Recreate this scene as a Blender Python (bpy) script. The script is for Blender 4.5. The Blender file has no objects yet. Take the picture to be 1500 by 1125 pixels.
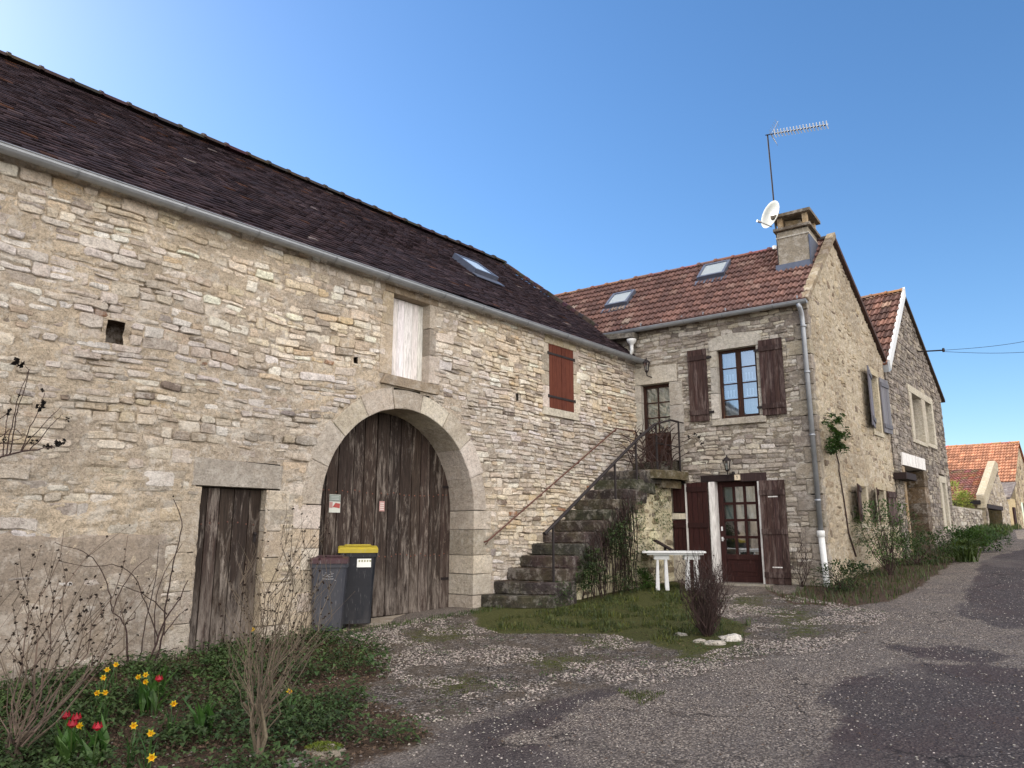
import bpy, math, random
import numpy as np
from mathutils import noise, Vector
R = random.Random(7)
S = bpy.context.scene
COL = S.collection
def V(*a): return np.array(a, dtype=float)
# ------------------------------------------------------------------ camera and plane frames
F_PX, PITCH, EYE = 1080.0, math.radians(11.488), V(0, 0, 1.6)
CP, SP = math.cos(PITCH), math.sin(PITCH)
class Frame:
    def __init__(s, o, d, n): s.o, s.d, s.n = V(*o), V(*d), V(*n)
    def P(s, a, z, n=0.0): return s.o + s.d*a + s.n*n + V(0, 0, z)
def fr(ox, oy, az):
    a = math.radians(az); return Frame((ox, oy, 0), (math.sin(a), math.cos(a), 0), (math.cos(a), -math.sin(a), 0))
BARN = fr(-3.5718, 8.5, 40.7)
HOUSE = fr(2.6838, 15.7728, 125.4)
LANE = fr(5.6715, 13.6495, 40.0)
def ray(u, v):
    a = (u-750)/F_PX; b = -(v-562.5)/F_PX
    return V(a, CP-b*SP, SP+b*CP)
def at_plane(u, v, p, n):
    r = ray(u, v); t = ((p-EYE)@n)/(r@n); return EYE+r*t
def hit(f, u, v, off=0.0):
    P = at_plane(u, v, f.o+f.n*off, f.n); q = P-f.o
    return float(q@f.d), float(P[2])
# ------------------------------------------------------------------ ground height
def sst(a, b, x):
    t = min(1, max(0, (x-a)/(b-a))); return t*t*(3-2*t)
LT = [(-4, 0.0), (-1, .05), (0, .08), (6, .18), (12, .2), (17, .36), (23, .16), (28, .0), (60, -.0)]
def lerp_tab(tab, x):
    if x <= tab[0][0]: return tab[0][1]
    for (a, va), (b, vb) in zip(tab, tab[1:]):
        if x <= b: return va+(vb-va)*(x-a)/(b-a)
    return tab[-1][1]
def gz(x, y):
    z = .035*x+.03*y
    if z > 1.6: z = 1.6+.3*(1-math.exp(-(z-1.6)/.3))
    p = V(x, y, 0)
    q = p-BARN.o; s, n = q@BARN.d, q@BARN.n
    if s < 12: z += (.15 if s < 2 else .15-.03*min(1, (s-2)/4))*math.exp(-(n/1.7)**2)*(1-sst(7, 11, s))
    q = p-LANE.o; t = q@LANE.d
    z += lerp_tab(LT, t)
    if n > 9.5 and s < 8: z += 0
    z += .012*noise.noise(Vector((x*.7, y*.7, 3)))+.004*noise.noise(Vector((x*3, y*3, 7)))
    return float(z)
def ground_at(u, v):
    r = ray(u, v); t = 2.0
    for i in range(4000):
        P = EYE+r*t
        if P[2] <= gz(P[0], P[1]): break
        t += .02
    return P
def gp(x, y, up=0.0): return V(x, y, gz(x, y)+up)
# ------------------------------------------------------------------ mesh builder
def c8(r, g, b): 
    f = lambda v: ((v/255+.055)/1.055)**2.4 if v > 10 else v/255/12.92
    return (f(r), f(g), f(b))
class MB:
    def __init__(s): s.v = []; s.f = []; s.m = []; s.c = []
    def add(s, vs, fs, mat=0, col=(1, 1, 1)):
        b = len(s.v); s.v.extend([tuple(map(float, p)) for p in vs])
        for f in fs: s.f.append(tuple(b+i for i in f)); s.m.append(mat); s.c.append(col)
    def box(s, f, s0, s1, z0, z1, n0, n1, mat=0, col=(1, 1, 1), ch=0.0, jit=0.0):
        if ch: s.prism(f, [(s0, z0), (s1, z0), (s1, z1), (s0, z1)], n0, n1, ch, mat, col, jit); return
        P = [f.P(a, z, n) for n in (n0, n1) for a, z in ((s0, z0), (s1, z0), (s1, z1), (s0, z1))]
        s.add(P, [(3, 2, 1, 0), (4, 5, 6, 7), (0, 1, 5, 4), (1, 2, 6, 5), (2, 3, 7, 6), (3, 0, 4, 7)], mat, col)
    def prism(s, f, out, n0, n1, ch=.004, mat=0, col=(1, 1, 1), jit=0.0, back=False):
        # outline (s,z) counter-clockwise seen from +n; chamfered front
        k = len(out); cx = sum(p[0] for p in out)/k; cz = sum(p[1] for p in out)/k
        if jit: out = [(a+R.uniform(-jit, jit), z+R.uniform(-jit, jit)) for a, z in out]
        def ins(a, z, e):
            dx, dz = cx-a, cz-z; L = math.hypot(dx, dz) or 1; return a+dx/L*e*1.3, z+dz/L*e*1.3
        vs = [f.P(a, z, n0) for a, z in out]+[f.P(a, z, n1-ch) for a, z in out]
        vs += [f.P(*ins(a, z, ch), n1) for a, z in out]
        fs = [(i, (i+1) % k, k+(i+1) % k, k+i) for i in range(k)]+[(k+i, k+(i+1) % k, 2*k+(i+1) % k, 2*k+i) for i in range(k)]
        fs.append(tuple(range(2*k, 3*k)))
        if back: fs.append(tuple(reversed(range(k))))
        s.add(vs, fs, mat, col)
    def obox(s, c, ax, ay, az, mat=0, col=(1, 1, 1)):   # oriented box: centre and half axes
        c, ax, ay, az = map(np.asarray, (c, ax, ay, az))
        P = [c+i*ax+j*ay+k*az for k in (-1, 1) for i, j in ((-1, -1), (1, -1), (1, 1), (-1, 1))]
        s.add(P, [(3, 2, 1, 0), (4, 5, 6, 7), (0, 1, 5, 4), (1, 2, 6, 5), (2, 3, 7, 6), (3, 0, 4, 7)], mat, col)
    def tube(s, pts, rad, k=6, mat=0, col=(1, 1, 1), cap=True):
        pts = [np.asarray(p, float) for p in pts]; n = len(pts)
        if not hasattr(rad, '__len__'): rad = [rad]*n
        vs = []; up = V(0, 0, 1)
        for i in range(n):
            t = pts[min(i+1, n-1)]-pts[max(i-1, 0)]; t = t/(np.linalg.norm(t)+1e-9)
            if abs(t @ up) > .95: up = V(1, 0, 0) if abs(t[0]) < .9 else V(0, 1, 0)
            a = np.cross(t, up); a /= np.linalg.norm(a)+1e-9; b = np.cross(t, a); up = -np.cross(t, a)*1.0
            for j in range(k):
                w = 2*math.pi*j/k; vs.append(pts[i]+(a*math.cos(w)+b*math.sin(w))*rad[i])
        fs = [(i*k+j, (i+1)*k+j, (i+1)*k+(j+1) % k, i*k+(j+1) % k) for i in range(n-1) for j in range(k)]
        if cap: fs += [tuple(range(k)), tuple(reversed(range((n-1)*k, n*k)))]
        s.add(vs, fs, mat, col)
    def lathe(s, c, prof, ax=(0, 0, 1), k=12, mat=0, col=(1, 1, 1)):  # prof: (r, h)
        c = np.asarray(c, float); t = np.asarray(ax, float); t /= np.linalg.norm(t)
        q = V(1, 0, 0) if abs(t[0]) < .8 else V(0, 1, 0)
        a = np.cross(t, q); a /= np.linalg.norm(a); b = np.cross(t, a); n = len(prof)
        vs = [c+t*h+(a*math.cos(2*math.pi*j/k)+b*math.sin(2*math.pi*j/k))*r for r, h in prof for j in range(k)]
        fs = [(i*k+j, i*k+(j+1) % k, (i+1)*k+(j+1) % k, (i+1)*k+j) for i in range(n-1) for j in range(k)]
        s.add(vs, fs, mat, col)
    def build(s, name, mats, parent=None, loc=None, smooth=False):
        me = bpy.data.meshes.new(name)
        L = V(*loc) if loc is not None else (V(*parent['_loc']) if parent is not None and '_loc' in parent else V(0, 0, 0))
        me.from_pydata([(p[0]-L[0], p[1]-L[1], p[2]-L[2]) for p in s.v], [], s.f)
        mats = mats if isinstance(mats, (list, tuple)) else [mats]
        for m in mats: me.materials.append(m)
        me.polygons.foreach_set('material_index', s.m)
        tot = np.zeros(len(s.f), dtype=int); me.polygons.foreach_get('loop_total', tot)
        ca = np.repeat(np.c_[np.array(s.c, dtype=float).reshape(-1, 3), np.ones(len(s.f))], tot, axis=0)
        at = me.color_attributes.new('Col', 'FLOAT_COLOR', 'CORNER'); at.data.foreach_set('color', ca.ravel())
        if smooth: me.polygons.foreach_set('use_smooth', [True]*len(s.f))
        me.update()
        o = bpy.data.objects.new(name, me); COL.objects.link(o)
        if parent is not None:
            o.parent = parent
            if '_loc' in parent: o['_loc'] = list(parent['_loc'])
        else:
            o.location = tuple(L); o['_loc'] = [float(x) for x in L]
        return o
def thing(name, label, cat, loc, group=None):
    o = bpy.data.objects.new(name, None); COL.objects.link(o); o.empty_display_size = .2
    o.location = tuple(float(x) for x in loc); o['_loc'] = [float(x) for x in loc]
    o['label'] = label; o['category'] = cat
    if group: o['group'] = group
    return o
def tag(o, label=None, cat=None, group=None, kind=None):
    if label: o['label'] = label
    if cat: o['category'] = cat
    if group: o['group'] = group
    if kind: o['kind'] = kind
    return o
# ------------------------------------------------------------------ materials
class N:
    def __init__(s, name):
        s.m = bpy.data.materials.new(name); s.m.use_nodes = True; s.t = s.m.node_tree; s.t.nodes.clear()
        s.out = s.n('ShaderNodeOutputMaterial'); s.b = s.n('ShaderNodeBsdfPrincipled')
        s.l(s.b.outputs[0], s.out.inputs[0]); s.tc = s.n('ShaderNodeTexCoord').outputs['Object']
        s.pos = s.n('ShaderNodeNewGeometry').outputs['Position']
    def n(s, t): return s.t.nodes.new(t)
    def l(s, a, b): s.t.links.new(a, b)
    def set(s, inp, v):
        i = s.b.inputs[inp]
        if hasattr(v, 'is_output'): s.l(v, i)
        else: i.default_value = (*v, 1) if isinstance(v, tuple) and len(v) == 3 else v
    def map(s, scale=(1, 1, 1), rot=(0, 0, 0), src=None):
        m = s.n('ShaderNodeMapping'); m.inputs['Scale'].default_value = scale; m.inputs['Rotation'].default_value = rot
        s.l(src or s.pos, m.inputs['Vector']); return m.outputs[0]
    def noise(s, scale, detail=4, rough=.6, vec=None, dist=0.0):
        x = s.n('ShaderNodeTexNoise'); x.inputs['Scale'].default_value = scale; x.inputs['Detail'].default_value = detail
        x.inputs['Roughness'].default_value = rough; x.inputs['Distortion'].default_value = dist
        s.l(vec or s.pos, x.inputs['Vector']); return x.outputs['Fac']
    def vor(s, scale, feature='F1', vec=None, out='Distance', rnd=1.0):
        x = s.n('ShaderNodeTexVoronoi'); x.feature = feature; x.inputs['Scale'].default_value = scale
        x.inputs['Randomness'].default_value = rnd
        s.l(vec or s.pos, x.inputs['Vector']); return x.outputs[out]
    def ramp(s, fac, stops, interp='LINEAR'):
        r = s.n('ShaderNodeValToRGB'); e = r.color_ramp.elements; r.color_ramp.interpolation = interp
        while len(e) < len(stops): e.new(.5)
        for k, (p, c) in zip(e, stops): k.position = p; k.color = (*c, 1) if isinstance(c, tuple) else (c, c, c, 1)
        s.l(fac, r.inputs[0]); return r.outputs[0]
    def mix(s, fac, a, b, mode='MIX'):
        x = s.n('ShaderNodeMix'); x.data_type = 'RGBA'; x.blend_type = mode; x.clamp_factor = True
        for i, v in ((0, fac), (6, a), (7, b)):
            if hasattr(v, 'is_output'): s.l(v, x.inputs[i])
            else: x.inputs[i].default_value = v if i == 0 else (*v, 1)
        return x.outputs[2]
    def math(s, op, a, b=0.0, clamp=False):
        x = s.n('ShaderNodeMath'); x.operation = op; x.use_clamp = clamp
        for i, v in ((0, a), (1, b)):
            if hasattr(v, 'is_output'): s.l(v, x.inputs[i])
            else: x.inputs[i].default_value = v
        return x.outputs[0]
    def bump(s, h, strength=.4, dist=.01, prev=None):
        b = s.n('ShaderNodeBump'); b.inputs['Strength'].default_value = strength; b.inputs['Distance'].default_value = dist
        s.l(h, b.inputs['Height'])
        if prev is not None: s.l(prev, b.inputs['Normal'])
        return b.outputs[0]
    def attr(s, name='Col'):
        a = s.n('ShaderNodeAttribute'); a.attribute_name = name; return a.outputs['Color'] if name == 'Col' else a.outputs['Fac']
    def sep(s, ax):
        x = s.n('ShaderNodeSeparateXYZ'); s.l(s.pos, x.inputs[0]); return x.outputs[ax]
def m_stone(name, dirt=(.33, .28, .235), dirt_amt=.3, bump=.7, spots=(.12, .10, .08), fine=1.0, spec=.2, green=0.0, wht=.25):
    k = N(name); col = k.attr()
    col = k.mix(1.0, col, k.ramp(k.noise(14*fine, 6, .7), [(.30, .62), (.47, .94), (.56, 1.04), (.72, 1.18)]), 'MULTIPLY')
    col = k.mix(1.0, col, k.ramp(k.noise(48*fine, 5, .75), [(.33, .60), (.47, .97), (.66, 1.16)]), 'MULTIPLY')
    big = k.ramp(k.noise(.9, 5, .65), [(.38, 0.0), (.66, 1.0)])
    col = k.mix(k.math('MULTIPLY', big, dirt_amt), col, dirt)
    sp = k.ramp(k.noise(55, 3, .6), [(.60, 0.0), (.70, 1.0)])
    col = k.mix(k.math('MULTIPLY', sp, .55), col, spots)
    oc = k.ramp(k.noise(2.7, 4, .7, dist=.4), [(.52, 0.0), (.68, 1.0)])
    col = k.mix(k.math('MULTIPLY', oc, .0 if wht == 0 else .18), col, (.38, .29, .19))
    wh = k.ramp(k.noise(5.5, 7, .78), [(.50, 0.0), (.60, 1.0)])
    col = k.mix(k.math('MULTIPLY', wh, wht), col, (.74, .69, .61))
    if green:
        gr = k.ramp(k.noise(3.1, 5, .7, dist=.6), [(.50-.1*green, 0.0), (.62, 1.0)])
        col = k.mix(k.math('MULTIPLY', gr, .5*green), col, (.10, .10, .04))
    k.set('Base Color', col); k.set('Roughness', .92); k.set('Specular IOR Level', spec)
    b1 = k.bump(k.noise(30*fine, 8, .78), min(1, bump*1.3), .035)
    k.set('Normal', k.bump(k.noise(9*fine, 5, .7), bump*.9, .07, b1))
    return k.m
def m_plain(name, col, rough=.6, metal=0.0, var=.25, scale=12, bump=.15, spec=.4, streak=None):
    k = N(name); base = k.mix(1.0, k.attr(), col, 'MULTIPLY')
    nz = k.noise(scale, 5, .65, k.map((1, 1, streak) if streak else (1, 1, 1)))
    base = k.mix(1.0, base, k.ramp(nz, [(.25, 1-var), (.75, 1+var)]), 'MULTIPLY')
    k.set('Base Color', base); k.set('Roughness', rough); k.set('Metallic', metal); k.set('Specular IOR Level', spec)
    if bump: k.set('Normal', k.bump(k.noise(scale*3, 5, .7), bump, .005))
    return k.m
def m_grime(name, col, dirt, rough=.45):
    k = N(name); base = k.mix(1.0, k.attr(), col, 'MULTIPLY'); n = k.noise(7, 6, .75, k.map((1, 1, .35)))
    lo = k.ramp(k.sep(2), [(.35, 1.0), (.75, 0.0)]); f = k.math('MULTIPLY', k.ramp(n, [(.40, 0.0), (.62, 1.0)]), k.math('ADD', k.math('MULTIPLY', lo, .7), .18), True)
    base = k.mix(f, base, dirt); sc = k.ramp(k.noise(60, 3, .6, k.map((1, 1, .1))), [(.62, 0.0), (.7, .35)]); base = k.mix(sc, base, (.25, .25, .25))
    k.set('Base Color', base); k.set('Roughness', k.ramp(n, [(.3, rough-.1), (.7, rough+.3)])); k.set('Specular IOR Level', .4); k.set('Normal', k.bump(k.noise(30, 4, .6), .08, .004)); return k.m
def m_wood(name, dark, light, worn=.5, worn_col=(.32, .30, .28), lowgrey=0.0):
    k = N(name); v = k.map((1, 1, .06)); v2 = k.map((1, 1, .16))
    g = k.noise(75, 6, .7, v)
    base = k.mix(k.ramp(g, [(.38, 0.0), (.62, 1.0)]), dark, light)
    base = k.mix(1.0, base, k.attr(), 'MULTIPLY')
    w = k.ramp(k.noise(9, 6, .8, v2, .5), [(.66-.24*worn, 0.0), (.80-.24*worn, 1.0)])
    w = k.math('MULTIPLY', w, k.ramp(g, [(.36, .25), (.6, 1.0)]))
    if lowgrey:
        lo = k.math('SUBTRACT', 1.0, k.math('MULTIPLY', k.math('SUBTRACT', k.sep(2), lowgrey), 1.1), True)
        w = k.math('MAXIMUM', w, k.math('MULTIPLY', lo, k.ramp(k.noise(14, 6, .8, v2), [(.42, 0.0), (.62, .8)])))
    base = k.mix(w, base, worn_col)
    k.set('Base Color', base); k.set('Roughness', .8); k.set('Specular IOR Level', .25)
    k.set('Normal', k.bump(g, .5, .006)); return k.m
def m_glass(name, tint=(.75, .8, .82), dens=.35, blend=.35):
    k = N(name); k.t.nodes.remove(k.b)
    tr = k.n('ShaderNodeBsdfTransparent'); tr.inputs[0].default_value = (*tint, 1)
    gl = k.n('ShaderNodeBsdfGlossy'); gl.inputs['Roughness'].default_value = .03; gl.inputs[0].default_value = (.95, .97, 1, 1)
    lw = k.n('ShaderNodeLayerWeight'); lw.inputs[0].default_value = blend
    k.l(k.bump(k.noise(3, 1, .5), .03, .02), gl.inputs['Normal'])
    mx = k.n('ShaderNodeMixShader'); k.l(k.math('ADD', lw.outputs['Fresnel'], dens, True), mx.inputs[0])
    k.l(tr.outputs[0], mx.inputs[1]); k.l(gl.outputs[0], mx.inputs[2]); k.l(mx.outputs[0], k.out.inputs[0]); return k.m
def m_leaf(name, c1, c2, trans=.25, rough=.5):
    k = N(name); base = k.mix(k.ramp(k.noise(3, 4, .7), [(.3, 0.0), (.7, 1.0)]), c1, c2)
    base = k.mix(1.0, base, k.attr(), 'MULTIPLY'); k.set('Base Color', base); k.set('Roughness', rough); k.set('Specular IOR Level', .35)
    tl = k.n('ShaderNodeBsdfTranslucent'); k.l(base, tl.inputs[0]); mx = k.n('ShaderNodeMixShader'); mx.inputs[0].default_value = trans
    k.l(k.b.outputs[0], mx.inputs[1]); k.l(tl.outputs[0], mx.inputs[2]); k.l(mx.outputs[0], k.out.inputs[0]); return k.m
M = {}
M['rubble'] = m_stone('barn_stone', wht=.42)
M['mortar'] = m_stone('lime_mortar', dirt=(.24, .21, .18), dirt_amt=.35, bump=.9, fine=1.6, wht=.5)
M['dressed'] = m_stone('dressed_limestone', dirt=(.27, .23, .19), dirt_amt=.5, bump=.6, fine=1.3)
M['house_stone'] = m_stone('house_stone', dirt=(.25, .22, .19), dirt_amt=.55)
M['plaster'] = m_stone('old_plaster', dirt=(.36, .29, .2), dirt_amt=.4, bump=.8)
M['cement'] = m_stone('cement_render', dirt=(.2, .17, .14), dirt_amt=.35, bump=.45)
M['dark_stone'] = m_stone('mossy_step_stone', dirt=(.03, .027, .023), dirt_amt=.85, bump=1.0, green=.45, wht=.22)
M['door_wood'] = m_wood('weathered_door_wood', c8(36, 28, 24), c8(64, 52, 45), .62, c8(140, 130, 120), .45)
M['white_wood'] = m_wood('flaking_white_wood', c8(188, 184, 178), c8(236, 233, 228), .62, c8(128, 122, 116))
M['red_wood'] = m_wood('red_brown_wood', c8(76, 37, 25), c8(98, 53, 38), .2, c8(130, 88, 70))
M['maroon'] = m_wood('maroon_wood', c8(34, 15, 13), c8(54, 25, 21), .3, c8(92, 66, 58))
M['old_shutter'] = m_wood('faded_shutter_wood', c8(42, 29, 27), c8(70, 51, 46), .7, c8(112, 98, 92))
M['blue_shutter'] = m_wood('pale_grey_blue_shutter', c8(88, 88, 94), c8(114, 114, 120), .5, c8(110, 100, 96))
M['frame_wood'] = m_wood('window_frame_wood', c8(36, 22, 18), c8(62, 38, 28), .3, c8(150, 110, 70))
M['beam'] = m_wood('dark_beam', c8(30, 22, 22), c8(50, 38, 36), .3, c8(110, 100, 96))
M['iron'] = m_plain('black_iron', c8(38, 32, 32), .6, .3, .3, 30)
M['rust'] = m_plain('rusty_iron', c8(92, 62, 52), .8, .2, .35, 30)
M['zinc'] = m_plain('zinc', c8(150, 153, 156), .5, .55, .18, 6, .08)
M['lead'] = m_plain('lead_flashing', c8(92, 98, 112), .5, .4, .2, 8, .1)
M['white_paint'] = m_plain('white_paint', c8(200, 200, 196), .5, 0, .12, 20, .1)
M['white_metal'] = m_plain('white_metal', c8(205, 206, 204), .4, .1, .1, 20, .05)
M['glass'] = m_glass('window_glass')
M['roof_glass'] = m_glass('skylight_glass', (.95, .97, .95), .08, .12)
M['curtain'] = m_plain('lace_curtain', c8(190, 200, 208), .9, 0, .2, 60, .3)
M['sheer'] = m_plain('sheer_curtain', c8(176, 192, 182), .9, 0, .2, 60, .3)
M['dark'] = m_plain('dark_interior', c8(30, 26, 26), .9, 0, .2, 5, 0)
M['flat_tile'] = m_stone('flat_roof_tile', dirt=(.018, .013, .017), dirt_amt=.5, bump=.4, spots=(.03, .02, .02), wht=0.0)
M['flat_tile'].node_tree.nodes  # keep
M['bin_grey'] = m_grime('grey_bin_plastic', c8(50, 52, 60), c8(84, 80, 76))
M['bin_navy'] = m_grime('navy_bin_plastic', c8(14, 17, 26), c8(62, 60, 60))
M['yellow'] = m_grime('yellow_plastic', c8(164, 146, 38), c8(104, 96, 56))
M['burgundy'] = m_grime('burgundy_plastic', c8(58, 32, 38), c8(90, 76, 74))
M['rubber'] = m_plain('black_rubber', c8(26, 26, 28), .7)
M['paper'] = m_plain('paper_sticker', (1, 1, 1), .6, 0, .06, 40, 0)
M['bark'] = m_plain('twig_bark', c8(88, 75, 64), .9, 0, .35, 40, .3)
M['dry'] = m_plain('dry_stem', c8(96, 85, 70), .9, 0, .3, 40, .2)
M['darkbark'] = m_plain('dark_twig_bark', c8(58, 43, 39), .9, 0, .35, 40, .3)
M['leaf'] = m_leaf('green_leaf', c8(44, 62, 34), c8(78, 98, 52))
M['leaf_light'] = m_leaf('light_green_leaf', c8(120, 134, 58), c8(170, 176, 90))
M['grass'] = m_leaf('grass_blade', c8(44, 58, 28), c8(78, 88, 44))
M['litter'] = m_leaf('dry_leaf', c8(66, 52, 42), c8(100, 82, 64), .1, .9)
M['petal'] = m_leaf('petal', (.9, .9, .9), (1, 1, 1), .3, .5)
M['pebble'] = m_plain('pebble', (1, 1, 1), .9, 0, .2, 60, .2)
M['moss'] = m_plain('moss', c8(96, 98, 36), 1, 0, .5, 40, 1.0)
def tile_mat(name):
    k = N(name); col = k.attr()
    col = k.mix(1.0, col, k.ramp(k.noise(16, 6, .75), [(.25, .55), (.5, 1.0), (.8, 1.4)]), 'MULTIPLY')
    li = k.ramp(k.noise(40, 5, .7), [(.62, 0.0), (.72, 1.0)])
    col = k.mix(k.math('MULTIPLY', li, .35), col, (.34, .30, .24))
    bl = k.ramp(k.noise(5, 6, .75), [(.5, 0.0), (.7, 1.0)])
    col = k.mix(k.math('MULTIPLY', bl, .45), col, (.04, .03, .03))
    k.set('Base Color', col); k.set('Roughness', .85); k.set('Specular IOR Level', .25); k.set('Normal', k.bump(k.noise(50, 6, .7), .5, .008)); return k.m
M['tile'] = tile_mat('clay_tile')
# ------------------------------------------------------------------ masonry
def sub_intervals(a, b, cuts):
    segs = [(a, b)]
    for c0, c1 in cuts:
        o = []
        for x0, x1 in segs:
            if c1 <= x0 or c0 >= x1: o.append((x0, x1)); continue
            if c0 > x0: o.append((x0, c0))
            if c1 < x1: o.append((c1, x1))
        segs = o
    return segs
def rect_cut(s0, s1, z0, z1):
    return lambda za, zb: [(s0, s1)] if zb > z0+.03 and za < z1-.03 else []
def arch_cut(c, zs, r, s_pad=0):
    def f(za, zb):
        z = za
        if z >= zs+r: return []
        if zb <= zs: w = r
        else:
            zz = max(za, zs); w = math.sqrt(max(0, r*r-(zz-zs)**2))
        return [(c-w-s_pad, c+w+s_pad)] if w > .03 else []
    return f
def stone(mb, f, s0, s1, z0, z1, proud, col, warp, mat=0, gap=.006, lod=2, rough=.011):
    w, h = s1-s0, z1-z0
    g = gap*(R.uniform(.5, 1.2) if R.random() > .12 else 2.2)
    s0 += g; s1 -= g; z0 += g*.7; z1 -= g*.7
    if s1-s0 < .015 or z1-z0 < .012: return
    cc = min(.35*(z1-z0), .02)
    nx = max(1, int(w/.12)); out = []
    def J(e=1.0): return R.uniform(-rough, rough)*e
    t1, t2 = R.uniform(.3, 1.3)*cc, R.uniform(.3, 1.3)*cc
    out.append((s0+t1, z0+J())); 
    for i in range(1, nx): out.append((s0+(s1-s0)*i/nx, z0+J(1.1)))
    out.append((s1-t2, z0+J())); out.append((s1+J(), z0+t2))
    t1, t2 = R.uniform(.3, 1.3)*cc, R.uniform(.3, 1.3)*cc
    out.append((s1+J(), z1-t1)); out.append((s1-t1, z1+J()))
    for i in range(nx-1, 0, -1): out.append((s0+(s1-s0)*i/nx, z1+J(1.1)))
    out.append((s0+t2, z1+J())); out.append((s0+J(), z1-t2)); out.append((s0+J(), z0+t1))
    k = len(out); cx, cz = (s0+s1)/2, (z0+z1)/2
    def ring(e, n, jn=0.0):
        r = []
        for a, z in out:
            a2 = a+(e if a < cx else -e)*(1 if abs(a-cx) > e else 0); z2 = z+(e if z < cz else -e)*(1 if abs(z-cz) > e else 0)
            wa, wz = warp(a2, z2); r.append(f.P(wa, wz, n+R.uniform(-jn, jn)))
        return r
    if lod == 2: rings = [ring(0, -.03), ring(.001, proud-.012, .003), ring(min(.009, h*.12), proud, .004)]
    else: rings = [ring(0, -.03), ring(.004, proud, .003)]
    vs = [p for r in rings for p in r]
    fs = [(m*k+i, m*k+(i+1) % k, (m+1)*k+(i+1) % k, (m+1)*k+i) for m in range(len(rings)-1) for i in range(k)]
    wa, wz = warp(cx, cz); vs.append(f.P(wa, wz, proud+R.uniform(-.004, .010))); c = len(vs)-1; b = (len(rings)-1)*k
    fs += [(b+i, b+(i+1) % k, c) for i in range(k)]
    mb.add(vs, fs, mat, col)
PAL_BARN = [(c8(210, 197, 178), 7), (c8(220, 209, 193), 7), (c8(202, 188, 168), 5), (c8(186, 173, 156), 2.4), (c8(164, 154, 143), 1.0), (c8(206, 186, 158), 2), (c8(130, 116, 102), .35), (c8(230, 222, 209), 5), (c8(150, 108, 76), .15)]
PAL_HOUSE = [(c8(184, 173, 158), 5), (c8(168, 157, 143), 5), (c8(200, 190, 173), 4), (c8(146, 135, 123), 4), (c8(116, 106, 98), 2.2), (c8(214, 207, 193), 3)]
PAL_DARK = [(c8(140, 129, 118), 5), (c8(118, 108, 99), 5), (c8(160, 149, 134), 4), (c8(96, 87, 80), 4), (c8(182, 170, 153), 1)]
PAL_WARM = [(c8(196, 180, 154), 5), (c8(178, 161, 134), 5), (c8(156, 138, 114), 3), (c8(118, 102, 86), 3)]
def pick(pal):
    c = R.choices([p[0] for p in pal], [p[1] for p in pal])[0]; j = R.uniform(.86, 1.12)
    return (c[0]*j, c[1]*j*R.uniform(.98, 1.02), c[2]*j*R.uniform(.94, 1.05))
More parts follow.
